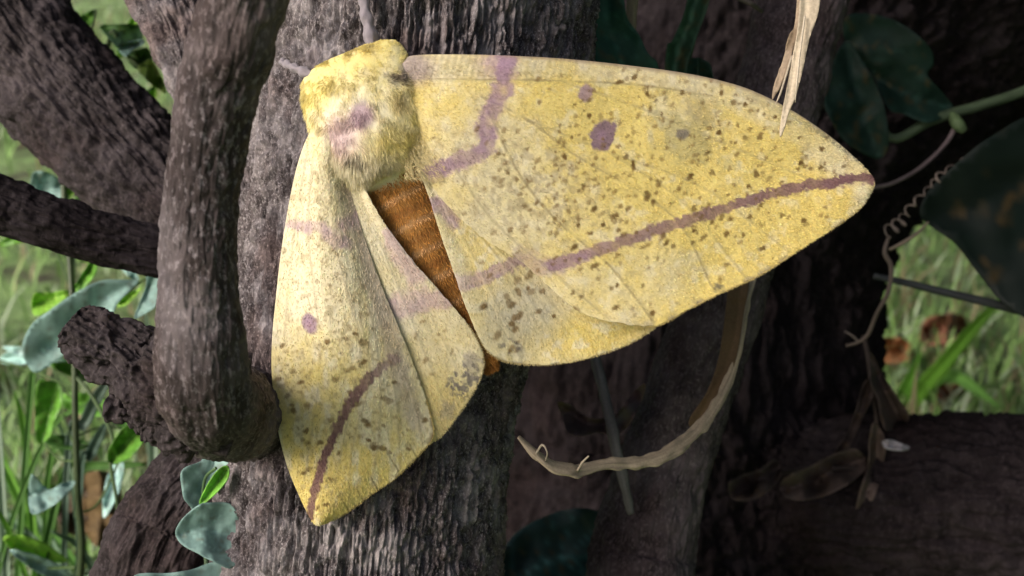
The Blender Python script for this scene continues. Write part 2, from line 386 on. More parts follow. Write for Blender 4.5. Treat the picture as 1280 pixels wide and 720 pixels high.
c3 = [(440,40),(505,95),(590,90),(590,120),(555,70),(635,150),(575,200),(510,152),(680,118),(720,90),(725,105),(770,60),(865,40),(735,140),(755,155),(900,155),(910,185),(935,197),(1010,140),(1022,150),(1045,165),(1128,152),(1110,95),(1145,100),(1190,155),(1260,205),(1075,110),(1255,45),(1130,265),(825,340),(730,340),(710,350),(650,270),(540,405),(575,425),(585,440),(680,480),(725,420),(860,440),(600,380),(570,365),(395,50),(480,115),(650,60),(840,15),(1010,60)]
SP_RF = [(700+x/3.122, 50+y/3.122) for x, y in c2]+[(520+x/2.909, 240+y/2.909) for x, y in c3]
FAINT_RF = rand_spots(4, 150, 690, 225, 70, 50)+rand_spots(5, 95, 850, 270, 90, 50)+rand_spots(6, 45, 860, 120, 80, 18)+rand_spots(7, 60, 930, 190, 70, 40)
V_RF = [[(512,98),(600,99),(700,101),(800,106),(890,120)], [(600,120),(660,150),(720,195),(790,235),(850,280),(890,360)], [(660,150),(760,190),(880,235),(985,315)],
        [(610,140),(650,220),(700,280),(760,330),(815,400)], [(700,101),(800,135),(930,190),(1075,250)], [(760,190),(850,250),(930,345)], [(560,200),(620,280),(690,340),(760,398)]]
def paint_RF(X, Y, u, v):
    n1 = fbm(X/70, Y/70, 0, 3, 4); n2 = fbm(X/14, Y/14, 0, 4, 3); n4 = fbm(X/7, Y/7, 0, 9, 2)
    cr = .80*blob(X, Y, 600, 225, 130, 105, .5, .6)+.55*blob(X, Y, 740, 375, 150, 45, -.3, .7)+.7*(1-sstep(20, 36, Y-66-(X-500)*.03-((np.maximum(X-760, 0))/330)**2*150))
    cr = np.clip(cr+(n1-.5)*1.3+(n2-.5)*.6, 0, 1)
    c = lay(np.ones(X.shape+(3,))*YEL, cr, CRM)
    c = lay(c, np.clip((n4-.60)*2.4, 0, .4)*(.3+cr*.7), (.44, .34, .18))               # rubbed brownish scales
    c = lay(c, np.clip((n2-.60)*2.5, 0, .4), PAL)
    c = lay(c, .42*blob(X, Y, 655, 235, 95, 60, .35, .7)*sstep(.42, .62, n4), (.36, .29, .20))
    # ribs along the leading edge
    rib = (np.sin((X+Y*.25)/1.35)*.5+.5)*(1-sstep(24, 34, Y-66-(X-500)*.03))*(1-sstep(640, 780, X))
    c = c*(1-.20*rib)[..., None]
    for k, vn in enumerate(V_RF):                                                   # dusky vein lines, worn through in places
        d, t = dpoly(X, Y, catmull(np.array(vn, float), 14)); c = lay(c, (1-sstep(.5, 2.2, d+(n4-.5)*3))*(.55 if k in (0, 1, 3) else .32)*sstep(.38, .6, n2+.12), (.34, .26, .13))
    s, t = stripe(X, Y, [(634,62),(630,95),(624,122),(611,142),(607,160),(611,178),(600,192),(578,200),(536,217)], 25, 21, 61, .35)
    c = lay(c, s*.85*np.clip(.5+.75*n2, 0, 1), LIL)
    c = lay(c, blob(X+(n2-.5)*30, Y, 624, 76, 25, 20, 0, .5)*.6, LIL*1.15)
    s, t = stripe(X, Y, [(1096,223),(1062,223),(1038,229),(1005,232),(960,243),(915,257),(870,272),(820,288),(770,305),(725,320),(690,332)], 12, 16, 63, .3)
    c = lay(c, s*(1.-.25*t)*np.clip(.8+.35*n2, 0, 1), PUR*1.05+(LIL-PUR)*.45*t[..., None])
    s, t = stripe(X, Y, [(735,318),(700,331),(672,334),(655,326)], 15, 30, 65, .5); c = lay(c, s*.55*(.4+.8*n2), LIL)
    d = blob(X+(n4-.5)*9, Y+(n2-.5)*9, 754, 168, 16, 20, .2, .14); c = lay(c, d*.93, LIL*.62)
    c = lay(c, blob(X, Y, 752, 169, 5, 6, 0, .8)*.45, LIL*1.15)
    c = lay(c, blob(X+(n4-.5)*8, Y, 732, 116, 8.5, 12, .1, .25)*.8, LIL*.9)
    c = lay(c, blob(X+(n2-.5)*40, Y+(n4-.5)*34, 856, 172, 36, 29, .5, .3)*.55, (.43, .385, .21))
    c = lay(c, blob(X+(n2-.5)*36, Y, 880, 140, 26, 14, .6, .5)*.45, (.42, .35, .22))
    c = lay(c, blob(X+(n4-.5)*9, Y, 853, 168, 8, 7, 0, .4)*.75, (.15, .13, .15))
    c = lay(c, blob(X+(n4-.5)*22, Y, 912, 205, 12, 8, .4, .5)*.4, (.42, .40, .25))
    c = lay(c, spots(X, Y, FAINT_RF, 8, (1.4, 2.7))*.75, BRN*1.25)
    c = lay(c, spots(X, Y, SP_RF, 9, (2.1, 3.3)), BRN)
    edge = (1-sstep(0, .022, v))*sstep(.08, .3, u); c = lay(c, edge*.8, (.30, .215, .16))
    m = sstep(.95, 1, v)*sstep(.5, .62, u)*np.clip((n2-.45)*5, 0, 1); c = lay(c, m*.7, (.24, .19, .12))
    for x, y in ((858, 380), (895, 360)): c = lay(c, blob(X+(n4-.5)*18, Y, x, y, 12, 6, -.5, .4)*.8*sstep(.35, .6, n2), (.12, .11, .10))
    m = blob(X, Y, 1076, 245, 10, 16, .4, .5); c = lay(c, m*.5, PAL)
    c = lay(c, blob(X, Y, 515, 85, 26, 22, 0, .6)*.8, (.34, .27, .29))
    return c
LF_r = [(486,92),(505,74),(520,69),(560,68),(620,69),(700,73),(780,81),(860,92),(920,106),(960,122),(1000,144),(1040,172),(1070,198),(1086,215),(1092,226)]
TF_r = [(486,120),(512,190),(535,224),(560,258),(605,298),(650,326),(690,362),(725,390),(770,403),(820,407),(860,387),(900,367),(950,344),(1000,312),(1045,283),(1075,260),(1089,238),(1092,226)]
def dep_RF(X, Y, u, v):
    t = np.clip((X-500)/590, 0, 1)
    return 14.42-.20*np.sin(np.pi*np.clip(t*1.15, 0, 1))+.42*t**2+.10*(1-sstep(0, .07, v))+.16*sstep(.55, 1., v)*(1-t)-.05*np.sin(np.pi*v)+.05*np.sin(t*9+v*3)*v
# hindwings first (they lie under the forewings)
V_RH = [[(545,240),(585,310),(620,380),(650,448)], [(560,250),(620,320),(672,390),(700,445)], [(570,260),(650,340),(740,435)]]
def paint_RH(X, Y, u, v):
    n1 = fbm(X/50, Y/50, 0, 13, 4); n2 = fbm(X/12, Y/12, 0, 14, 3); n4 = fbm(X/6, Y/6, 0, 19, 2)
    c = lay(np.ones(X.shape+(3,))*CRM, np.clip(.45*blob(X, Y, 610, 280, 60, 70, .7, .6)+.9*blob(X, Y, 740, 420, 70, 30, -.2, .7)+(n1-.5)*1.2, 0, 1), YEL)
    c = lay(c, np.clip((n2-.55)*4, 0, .7), PAL)
    c = lay(c, .6*blob(X, Y, 655, 395, 48, 46, .9, .5)*(.5+n2), (.50, .455, .36))
    s, t = stripe(X, Y, [(545,255),(556,262),(566,278)], 22, 16, 71, .5); c = lay(c, s*.7*(.5+.7*n2), LIL*1.1)
    s, t = stripe(X, Y, [(570,354),(595,350),(622,338),(652,325)], 20, 15, 73, .4); c = lay(c, s*.75*(.5+.7*n2), LIL*1.15)
    c = lay(c, .5*blob(X, Y, 565, 320, 14, 46, -.3, .6), PAL)
    sp_ = [(520+x/2.909, 240+y/2.909) for x, y in [(460,360),(405,310),(375,365),(330,380),(370,355),(415,300),(350,565),(340,580),(365,575),(240,255),(350,480),(375,450)]]
    c = lay(c, spots(X, Y, sp_+rand_spots(3, 14, 645, 390, 25, 30), 21, (2.4, 4.2))*.9, BRN*1.1)
    c = lay(c, blob(X+(n4-.5)*26, Y+(n2-.5)*20, 640, 432, 17, 10, .5, .3)*.75*sstep(.4, .55, n4), (.20, .18, .16))
    c = lay(c, sstep(.97, 1, v)*sstep(.45, .6, u)*np.clip((n2-.5)*5, 0, .8), (.22, .18, .12))
    return c
LH_r = [(540,200),(580,225),(640,270),(700,320),(760,360),(815,390),(828,400)]
TH_r = [(522,214),(534,240),(548,285),(562,325),(578,372),(594,412),(606,434),(618,446),(640,454),(680,456),(720,451),(760,440),(795,425),(820,408),(828,400)]
def dep_RH(X, Y, u, v):
    return 14.60-.05*np.sin(np.pi*v)-.05*sstep(.7, 1, v)+.16*sstep(.35, 1, u)+.10*np.clip((Y-380)/80, 0, 1)-.03*np.sin((X-560)/22)*sstep(380, 440, Y)
wRH = wing('hindwing', LH_r, TH_r, 260, 200, dep_RH, paint_RH, V_RH)
wRF = wing('forewing', LF_r, TF_r, 470, 250, dep_RF, paint_RF, V_RF)
# left side
c5 = [(120,165),(145,200),(115,275),(165,275),(70,190),(240,320),(165,395),(205,395),(310,155),(345,135),(300,230),(445,200),(410,250),(350,325),(358,335),(410,340),(362,385),(375,400),(405,412),(430,425),(305,375),(265,428),(545,322),(490,415),(255,190),(330,270),(160,355),(155,490),(170,480),(290,60),(350,75),(85,80),(120,290),(240,510),(200,600),(225,590),(150,385),(100,245),(340,70),(320,45),(230,70),(300,160),(420,255),(430,262),(380,410)]
SP_LF = [(320+x/2.571, 400+y/2.571) for x, y in c5]
FAINT_LF = rand_spots(14, 60, 420, 400, 30, 60)+rand_spots(15, 40, 370, 480, 20, 50)+rand_spots(16, 25, 470, 520, 28, 28)
V_LF = [[(392,190),(385,280),(392,360),(400,430),(396,500),(380,600)], [(410,200),(415,280),(432,360),(450,430),(440,500),(410,640)], [(432,250),(455,340),(480,420),(495,500),(500,585)],
        [(420,230),(440,320),(465,400),(475,480),(472,560),(462,615)], [(385,185),(372,260),(362,340),(355,420)], [(450,400),(462,470),(440,560),(436,636)], [(480,420),(515,490),(528,556)]]
def paint_LF(X, Y, u, v):
    n1 = fbm(X/60, Y/60, 0, 23, 4); n2 = fbm(X/12, Y/26, 0, 24, 3); n4 = fbm(X/6, Y/8, 0, 29, 2)
    cr = np.clip(.15+1.0*(1-sstep(330, 480, Y))+.55*sstep(430, 500, X)*(1-sstep(520, 580, Y))+(n1-.5)*1.1+(n2-.5)*1., 0, 1)
    c = lay(np.ones(X.shape+(3,))*YEL*np.array([1., 1.02, 1.1]), cr, (CRM*.5+PAL*.5)*np.array([1.02, 1.02, 1.02]))
    c = lay(c, np.clip((n2-.55)*4, 0, .7), PAL)
    c = lay(c, np.clip((n4-.62)*3, 0, .45), (.38, .31, .17))
    s, t = stripe(X, Y, [(440,235),(455,290),(472,360),(488,420),(500,470),(520,530)], 30, 20, 81, .5); c = lay(c, s*.62*(1-.4*t), (.50, .40, .37))
    s, t = stripe(X, Y, [(366,281),(382,284),(400,284),(418,300),(432,302)], 12, 20, 83, .5); c = lay(c, s*.6*(.4+.8*n2), LIL*1.2)
    s, t = stripe(X, Y, [(432,280),(445,272),(458,264)], 20, 18, 85, .5); c = lay(c, s*.55*(.4+.8*n2), LIL*1.25)
    s, t = stripe(X, Y, [(494,448),(472,462),(450,486),(432,515),(417,545),(404,578),(394,610),(388,645)], 13, 10, 87, .3)
    c = lay(c, s*(.62+.33*sstep(0, .3, t))*(.75+.35*n2), PUR*1.1+(LIL-PUR)*.35*(1-sstep(0, .3, t))[..., None])
    c = lay(c, blob(X+(n4-.5)*5, Y, 387, 404, 9, 13.5, -.35, .2)*.85, LIL*.85)
    c = lay(c, blob(X, Y, 386, 404, 3.5, 6, -.35, .7)*.4, LIL*1.5)
    c = lay(c, spots(X, Y, FAINT_LF, 28, (1.5, 2.6), -.2)*.45, BRN*1.3)
    c = lay(c, spots(X, Y, SP_LF, 29, (2.1, 3.6), -.2)*.9, BRN)
    for k, vn in enumerate(V_LF):
        d, t = dpoly(X, Y, catmull(np.array(vn, float), 14)); c = lay(c, (1-sstep(.5, 2.0, d+(n4-.5)*3))*.30*sstep(.36, .6, n2+.1), (.40, .32, .20))
    for cr_ in ([(437,640),(425,620),(420,600)], [(472,612),(460,590),(448,565)], [(498,588),(482,562),(470,540)], [(455,628),(440,600)], [(520,570),(508,548)]):
        d, t = dpoly(X, Y, cr_); c = lay(c, (1-sstep(.4, 1.9, d))*.65*(1-t), (.16, .12, .05))
    c = lay(c, sstep(.965, 1, v)*sstep(.45, .6, u)*np.clip((n4-.42)*5, 0, .8), (.22, .17, .09))
    return c
LF_l = [(400,150),(384,172),(372,205),(362,250),(352,310),(345,370),(340,425),(340,475),(346,530),(358,580),(374,620),(388,648),(397,656)]
TF_l = [(425,165),(432,215),(445,262),(460,310),(482,370),(508,432),(528,485),(541,530),(540,550),(525,567),(508,585),(488,602),(468,615),(446,632),(420,648),(397,656)]
def dep_LF(X, Y, u, v):
    t = np.clip((Y-170)/486, 0, 1)
    return 14.46+.50*t**1.3-.14*np.sin(np.pi*v)+.34*(1-sstep(0, .42, v))*np.sin(np.pi*np.clip(u, 0, 1))**.8+.07*sstep(.6, 1, v)
V_LH = [[(470,270),(520,360),(575,470),(585,490)], [(465,280),(505,380),(545,480),(560,530)]]
def paint_LH(X, Y, u, v):
    n1 = fbm(X/50, Y/50, 0, 43, 4); n2 = fbm(X/12, Y/12, 0, 44, 3); n4 = fbm(X/6, Y/6, 0, 49, 2)
    c = lay(np.ones(X.shape+(3,))*PAL*.95, np.clip(.75*sstep(380, 470, Y)+(n1-.5)*1.4, 0, 1), YEL*np.array([1.02, 1.04, 1.4]))
    s, t = stripe(X, Y, [(485,290),(500,318),(520,345)], 14, 26, 91, .6); c = lay(c, s*.5, LIL*1.35)
    s, t = stripe(X, Y, [(492,385),(520,378),(560,372)], 34, 26, 93, .55); c = lay(c, s*.55*(.5+.7*n2), LIL*1.4)
    c = lay(c, blob(X+(n2-.5)*34, Y+(n4-.5)*22, 580, 478, 15, 23, .5, .3)*.8*sstep(.38, .5, n4), (.17, .15, .165))
    c = lay(c, blob(X+(n4-.5)*26, Y, 588, 452, 9, 12, .2, .5)*.55, (.25, .22, .24))
    c = lay(c, blob(X+(n4-.5)*26, Y, 558, 512, 10, 12, .4, .5)*.45, (.30, .27, .28))
    c = lay(c, spots(X, Y, [(548, 418), (556, 413), (532, 450), (540, 468), (520, 420), (565, 440), (528, 402)], 51, (1.8, 3))*.7, BRN*1.4)
    c = lay(c, sstep(.97, 1, v)*sstep(.6, .7, u)*np.clip((n2-.45)*5, 0, .8), (.24, .20, .14))
    return c
LH_l = [(425,215),(430,280),(450,350),(474,420),(496,480),(514,525),(530,552)]
TH_l = [(455,232),(468,258),(490,292),(518,328),(548,362),(576,394),(595,422),(604,445),(603,466),(591,492),(572,520),(552,545),(536,554)]
def dep_LH(X, Y, u, v):
    return 14.60+.40*np.clip((Y-230)/330, 0, 1)-.10*sstep(.6, 1, v)*(1-sstep(.5, .9, u))-.05*np.sin(np.pi*v)
wLH = wing('hindwing', LH_l, TH_l, 240, 130, dep_LH, paint_LH, V_LH, 1., True)
wLF = wing('forewing', LF_l, TF_l, 400, 200, dep_LF, paint_LF, V_LF, .5, True)

# body: one continuous surface from head to tail
ring = np.array([(436,64,14.62,50,.10),(438,69,14.62,104,.20),(442,80,14.60,130,.28),(448,104,14.58,141,.34),(455,138,14.57,146,.36),(463,172,14.58,138,.35),(476,203,14.64,110,.31),(489,224,14.82,82,.28),(499,240,14.90,80,.28),
                 (512,265,14.94,82,.27),(528,298,14.96,78,.26),(547,336,14.99,68,.24),(566,372,15.01,56,.20),(584,404,15.00,44,.17),(600,434,15.03,34,.13),(611,455,15.05,25,.10),(616,465,15.06,8,.04)], float)
nr, ns = 260, 150
rr = arc_resample(np.c_[ring[:, 0], ring[:, 1], ring[:, 2]*60, ring[:, 3], ring[:, 4]*100], nr); rr[:, 2] /= 60; rr[:, 4] /= 100
tx = np.gradient(rr[:, 0]); ty = np.gradient(rr[:, 1]); ll = np.hypot(tx, ty); tx, ty = tx/ll, ty/ll
th = np.linspace(0, 2*np.pi, ns, endpoint=False)
sax = np.r_[0, np.cumsum(np.hypot(np.diff(rr[:, 0]), np.diff(rr[:, 1])))]
X = rr[:, 0][:, None]-ty[:, None]*np.sin(th)*rr[:, 3][:, None]/2; Y = rr[:, 1][:, None]+tx[:, None]*np.sin(th)*rr[:, 3][:, None]/2
seg = np.sin((sax[:, None])*2*np.pi/37.)                       # abdomen rings
ab = sstep(232, 250, rr[:, 1])[:, None]*np.ones((1, ns))
D = rr[:, 2][:, None]-np.cos(th)*(rr[:, 4][:, None]+.006*seg*ab+(1-ab)*.05*(fbm(X/16, Y/16, 0, 3, 3)-.5))
def paint_body(X, Y, seg=None, ab=None):
    n2 = fbm(X/13, Y/13, 0, 64, 3); n4 = fbm(X/5, Y/5, 0, 69, 2)
    c = np.ones(X.shape+(3,))*np.array([.80, .69, .28])
    c = lay(c, np.clip(.85*blob(X, Y, 430, 165, 42, 50, 0, .6)+.6*blob(X, Y, 470, 215, 50, 30, 0, .6)+.6*blob(X, Y, 480, 120, 50, 40, 0, .6)+(n2-.5)*1.1, 0, 1), PAL)
    c = lay(c, .75*blob(X, Y, 452, 144, 15, 17, 0, .45), LIL*1.15)
    c = lay(c, .55*blob(X+(n2-.5)*20, Y, 425, 166, 20, 24, -.4, .5), LIL*1.5)
    c = lay(c, .85*blob(X+(n4-.5)*22, Y, 498, 98, 13, 6, .3, .5), (.12, .085, .07))  # dark gap between fur tufts, its darkness painted into the colour
    c = lay(c, .7*blob(X, Y, 512, 88, 12, 12, .3, .5), (.33, .27, .29))
    c = lay(c, .75*blob(X+(n4-.5)*18, Y, 446, 198, 12, 5, .2, .5), (.13, .10, .06))  # second dark gap in the fur, likewise painted into the colour
    c = lay(c, .45*blob(X, Y, 500, 130, 10, 12, 0, .6), (.32, .22, .06))
    return c
cb = paint_body(X, Y)
n2 = fbm(X/9, Y/9, 0, 74, 3); n4 = fbm(X/4, Y/4, 0, 75, 2)
brown = lay(np.ones(X.shape+(3,))*np.array([.30, .135, .030]), np.clip((n2-.4)*2, 0, .6), (.40, .20, .055))
brown = lay(brown, sstep(.72, .98, seg*np.ones((1, ns))+(n4-.5)*.4)*.34*(.4+n4), (.46, .30, .17))
brown = lay(brown, sstep(330, 430, Y)*.5, (.20, .075, .014))
ab2 = sstep(222, 238, Y-.0*X+(X-497)*.25)
cb = cb*(1-ab2[..., None])+brown*ab2[..., None]
bodyo = mesh('body', P(X, Y, D).reshape(-1, 3), [gridfaces(nr, ns, True)], M['body'], moth, np.clip(cb, 0, .85).reshape(-1, 3))
# fur: ribbons of hair over head and thorax
def hairs(name, roots, dirs, lens, width, colors, mat, parent, rng, bend):
    n = len(roots); dirs = dirs/np.linalg.norm(dirs, axis=1)[:, None]
    side = np.cross(dirs, np.tile(W3, (n, 1))+.4*rng.normal(size=(n, 3))); side /= np.linalg.norm(side, axis=1)[:, None]
    p0 = roots; p1 = roots+dirs*lens[:, None]*.5+bend*lens[:, None]*.12; p2 = roots+dirs*lens[:, None]*.95+bend*lens[:, None]*.45
    wv = width[:, None]
    V = np.stack([p0-side*wv, p0+side*wv, p1-side*wv*.8, p1+side*wv*.8, p2], 1).reshape(-1, 3)
    b = np.arange(n)[:, None]*5
    q = b+np.array([[0, 1, 3, 2]]); tr = b+np.array([[2, 3, 4]])
    return setp(mesh(name, V, [q, tr], mat, parent, np.repeat(colors, 5, 0)), kind='stuff')
rng = np.random.default_rng(5)
def surf_body(i, t):
    a = np.interp(i, np.arange(nr), rr[:, 0]); b = np.interp(i, np.arange(nr), rr[:, 1]); dd = np.interp(i, np.arange(nr), rr[:, 2])
    wd = np.interp(i, np.arange(nr), rr[:, 3]); hd = np.interp(i, np.arange(nr), rr[:, 4]); ux = np.interp(i, np.arange(nr), tx); uy = np.interp(i, np.arange(nr), ty)
    x = a-uy*np.sin(t)*wd/2; y = b+ux*np.sin(t)*wd/2; z = dd-np.cos(t)*hd
    return x, y, z, ux, uy
nh = 60000
imax = np.searchsorted(rr[:, 1], 217)
ii = rng.uniform(1, imax, nh); tt = rng.uniform(-1.9, 1.9, nh)
x, y, z, ux, uy = surf_body(ii, tt)
roots = P(x, y, z)
outw = (np.sin(tt)*-uy)[:, None]*R3-(np.sin(tt)*ux)[:, None]*U3-np.cos(tt)[:, None]*W3
back = ux[:, None]*R3-uy[:, None]*U3
cl = np.stack([fbm(x/15, y/15, k, 91, 3)-.5 for k in (0, 20, 40)], 1)          # clumping
dirs = .50*outw+.85*back+2.0*cl+.18*rng.normal(size=(nh, 3))
front_ = (1-sstep(75, 130, y))[:, None]; dirs = dirs-front_*back*.9+front_*outw*.3
lens = rng.uniform(.0004, .0009, nh)*(1+.8*blob(x, y, 425, 215, 40, 40, 0, .6))*(.8+.8*fbm(x/12, y/12, 5, 92, 2)); lens = lens*(1-.45*sstep(200, 228, y))*(.55+.45*sstep(70, 110, y))
ch = np.clip(paint_body(x, y)*rng.uniform(.75, 1.25, nh)[:, None], 0, .92)
hairs('fur', roots-outw*.0002, dirs, lens, rng.uniform(2.2e-5, 4.5e-5, nh), ch, M['fur'], bodyo, rng, -U3*.6)
# short woolly hair on the wing bases
nh = 6000
x = rng.uniform(505, 575, nh); y = rng.uniform(85, 225, nh); k = (x-505) < (70*rng.uniform(0, 1, nh)**1.6); x, y = x[k], y[k]; nh = len(x)
t = np.clip((x-500)/590, 0, 1)
roots = P(x, y, 14.42-.02*t); dirs = np.tile(-W3*.45, (nh, 1))+R3*.55-U3*rng.uniform(.1, .9, nh)[:, None]+.3*rng.normal(size=(nh, 3))
ch = np.clip(np.array([.74, .63, .36])*rng.uniform(.85, 1.15, nh)[:, None], 0, .9)
hairs('wing_base_hair', roots, dirs, rng.uniform(.0004, .0009, nh), rng.uniform(2e-5, 3.5e-5, nh), ch, M['fur'], moth, rng, -U3*.5)
# fine brown scales standing on the abdomen
nh = 9000
ii = rng.uniform(imax+6, nr-3, nh); tt = rng.uniform(-1.5, 1.5, nh); x, y, z, ux, uy = surf_body(ii, tt)
outw = (np.sin(tt)*-uy)[:, None]*R3-(np.sin(tt)*ux)[:, None]*U3-np.cos(tt)[:, None]*W3; back = ux[:, None]*R3-uy[:, None]*U3
sg = np.sin(np.interp(ii, np.arange(nr), sax)*2*np.pi/37.)
ch = 1.6*(np.array([.34, .165, .042])+np.array([.16, .13, .09])*sstep(.6, .95, sg)[:, None]-np.array([.10, .06, .015])*sstep(.5, .95, -sg)[:, None])*rng.uniform(.6, 1.5, nh)[:, None]
hairs('abdomen_scales', P(x, y, z), .35*outw+back+.25*rng.normal(size=(nh, 3)), rng.uniform(.0003, .0007, nh), rng.uniform(3e-5, 5e-5, nh), ch, M['fur'], bodyo, rng, -U3*.2)
def fringe(parent, pts, a, b, n, depth, colr):
    # hair-like scales along an outer wing margin
    p = arc_resample(pts, 600)[int(a*600):int(b*600)]; k = rng.integers(1, len(p)-1, n); q = p[k]; tg = p[k+1]-p[k-1]; tg /= np.hypot(*tg.T)[:, None]
    nx, ny = -tg[:, 1], tg[:, 0]; d = depth(q[:, 0], q[:, 1], np.interp(k, [0, len(p)], [a, b]), np.ones(n))
    s_ = 1 if (ny.mean() > 0) else -1
    dr = s_*(nx[:, None]*R3-ny[:, None]*U3)+.35*rng.normal(size=(n, 3))
    hairs('fringe', P(q[:, 0]-s_*nx, q[:, 1]-s_*ny, d), dr, rng.uniform(.00015, .00042, n), rng.uniform(2e-5, 4e-5, n), np.asarray(colr)*rng.uniform(.6, 1.2, n)[:, None], M['fur'], parent, rng, -U3*.1)
fringe(wRF, TF_r, .52, .99, 1500, dep_RF, (.60, .47, .20)); fringe(wRH, TH_r, .45, .97, 1100, dep_RH, (.62, .50, .25))
fringe(wLF, TF_l, .60, .99, 1000, dep_LF, (.60, .48, .20)); fringe(wLH, TH_l, .55, .98, 700, dep_LH, (.62, .52, .28))
def wing_scales(parent, Lp, Tp, n, depth, paint, flow):
    u = rng.uniform(.02, .995, n)**.8; v = rng.uniform(.01, .995, n); L = arc_resample(Lp, 500); T = arc_resample(Tp, 500); q = np.linspace(0, 1, 500)
    x = np.interp(u, q, L[:, 0])*(1-v)+np.interp(u, q, T[:, 0])*v; y = np.interp(u, q, L[:, 1])*(1-v)+np.interp(u, q, T[:, 1])*v
    c = np.clip(paint(x, y, u, v)*rng.uniform(.86, 1.26, n)[:, None], 0, .88)
    d = depth(x, y, u, v)+(fbm(x/60, y/60, 0, 31, 3)-.5)*.05-.004
    fx, fy = flow; dr = fx*R3-fy*U3-W3*rng.uniform(.0, .16, n)[:, None]+.22*rng.normal(size=(n, 3))
    hairs('wing_scales', P(x, y, d), dr, rng.uniform(.00018, .00042, n), rng.uniform(3e-5, 6.5e-5, n), c, M['fur'], parent, rng, np.zeros(3))
wing_scales(wRF, LF_r, TF_r, 24000, dep_RF, paint_RF, (.85, .5)); wing_scales(wRH, LH_r, TH_r, 8000, dep_RH, paint_RH, (.4, .9))
wing_scales(wLF, LF_l, TF_l, 13000, dep_LF, paint_LF, (.1, 1.)); wing_scales(wLH, LH_l, TH_l, 6000, dep_LH, paint_LH, (.45, .9))
# forelegs on the bark
for k, pts in enumerate(([(470,96,14.7,16),(466,62,14.62,17),(460,30,14.63,15),(455,0,14.66,13),(452,-28,14.75,9)], [(404,98,14.75,12),(384,92,14.8,12),(366,84,15.0,10),(352,77,15.35,7)])):
    tube('foreleg', stem_line(pts, None, 80), 60, 20, M['fur'], moth, lambda TH, S, cx, cy, RR: .022*(noise(cx*30, cy*30, S*14, 8)-.5)*2+.012*np.sin(S*26), front=0, color=np.array([.36, .32, .36]), dens=False)

# ------------------------------------------------------------------ leaves and sheets
def inpoly(x, y, poly):
    ins = np.zeros(x.shape, bool); n = len(poly)
    for i in range(n):
        x0, y0 = poly[i]; x1, y1 = poly[(i+1) % n]
        if y0 == y1: continue
        k = ((y0 > y) != (y1 > y)) & (x < (x1-x0)*(y-y0)/(y1-y0)+x0); ins ^= k
    return ins
def smooth_loop(pts, n):
    p = np.asarray(pts, float); p = np.vstack([p[-2:], p, p[:3]]); m = len(pts)
    u = np.linspace(0, m, n, endpoint=False); i = u.astype(int); t = (u-i)[:, None]; a, b, c, d = p[i+1], p[i+2], p[i+3], p[i+4]
    return .5*((2*b)+(c-a)*t+(2*a-5*b+4*c-d)*t*t+(-a+3*b-3*c+d)*t**3)
def sheet(name, outline, depth, colr, mat, parent, midrib=None, side=6, fold=.15, wave=.06, tilt=(0, 0), vein=1.6, spacing=None, thick=1.5e-4, seed=1, mottled=.25, veinw=1.3, curl=0.):
    """a leaf with its outline given in photo pixels at `depth` cm; tilt = depth change per 100 px in x and y"""
    out = smooth_loop(outline, max(36, len(outline)*5)); cx, cy = out.mean(0)
    ext = np.ptp(out, axis=0).max(); h = spacing or max(2.5, ext/26)
    gx, gy = np.meshgrid(np.arange(out[:, 0].min(), out[:, 0].max(), h), np.arange(out[:, 1].min(), out[:, 1].max(), h))
    gx = gx.ravel()+h*.2*np.sin(gy.ravel()); gy = gy.ravel(); k = inpoly(gx, gy, out); gx, gy = gx[k], gy[k]
    dmin = np.full(gx.shape, 1e9)
    for i in range(0, len(out)): dmin = np.minimum(dmin, np.hypot(gx-out[i, 0], gy-out[i, 1]))
    gx, gy = gx[dmin > h*.5], gy[dmin > h*.5]
    pts = [Vector(p) for p in out.tolist()]+[Vector((a, b)) for a, b in zip(gx.tolist(), gy.tolist())]; nb = len(out)
    vs, _, fs, *_ = delaunay_2d_cdt(pts, [(i, (i+1) % nb) for i in range(nb)], [list(range(nb))], 1, 1e-5)
    xy = np.array([[v.x, v.y] for v in vs]); X, Y = xy[:, 0], xy[:, 1]
    D = depth+tilt[0]*(X-cx)/100+tilt[1]*(Y-cy)/100+wave*(fbm(X/ext*4, Y/ext*4, 0, seed, 2)-.5)*2*depth/15
    c = np.tile(np.asarray(colr, float), (len(X), 1)); sc_ = depth/15
    nn = fbm(X/ext*7, Y/ext*7, 0, seed+5, 3); c = c*(1-mottled+2*mottled*nn)[:, None]
    n6 = fbm(X/ext*16, Y/ext*16, 3, seed+9, 2); c = lay(c, np.clip((n6-.70)*7, 0, .7), c.mean(0)*.4+np.array([.06, .035, .01]))
    if midrib is not None:
        mr = catmull(np.array(midrib, float), 24); d, t = dpoly(X, Y, mr)
        D = D-fold*sc_*np.minimum(d, ext)/ext*2+curl*(d/ext*2)**2*sc_
        vm = np.exp(-(d/veinw)**2)
        for i in range(side):
            q = (i+.6)/(side+.4); k = int(q*22); a = mr[k]; tv = mr[k+1]-mr[k]; tv = tv/np.hypot(*tv)
            for s in (-1, 1):
                nv_ = np.array([-tv[1], tv[0]])*s; b = a+(tv*.75+nv_*.9)*ext*.42*(1-.5*q)
                vm = np.maximum(vm, .55*np.exp(-(dpoly(X, Y, [a, b])[0]/(veinw*.8))**2)); D = D+.0
        D = D+.02*vm*sc_
        c = c*(1+(vein-1)*vm)[:, None]
    o = mesh(name, P(X, Y, D), [np.array([f for f in fs if len(f) == 3])], mat, parent, np.clip(c, 0, .8))
    md = o.modifiers.new('thickness', 'SOLIDIFY'); md.thickness = thick; md.offset = 1
    return o
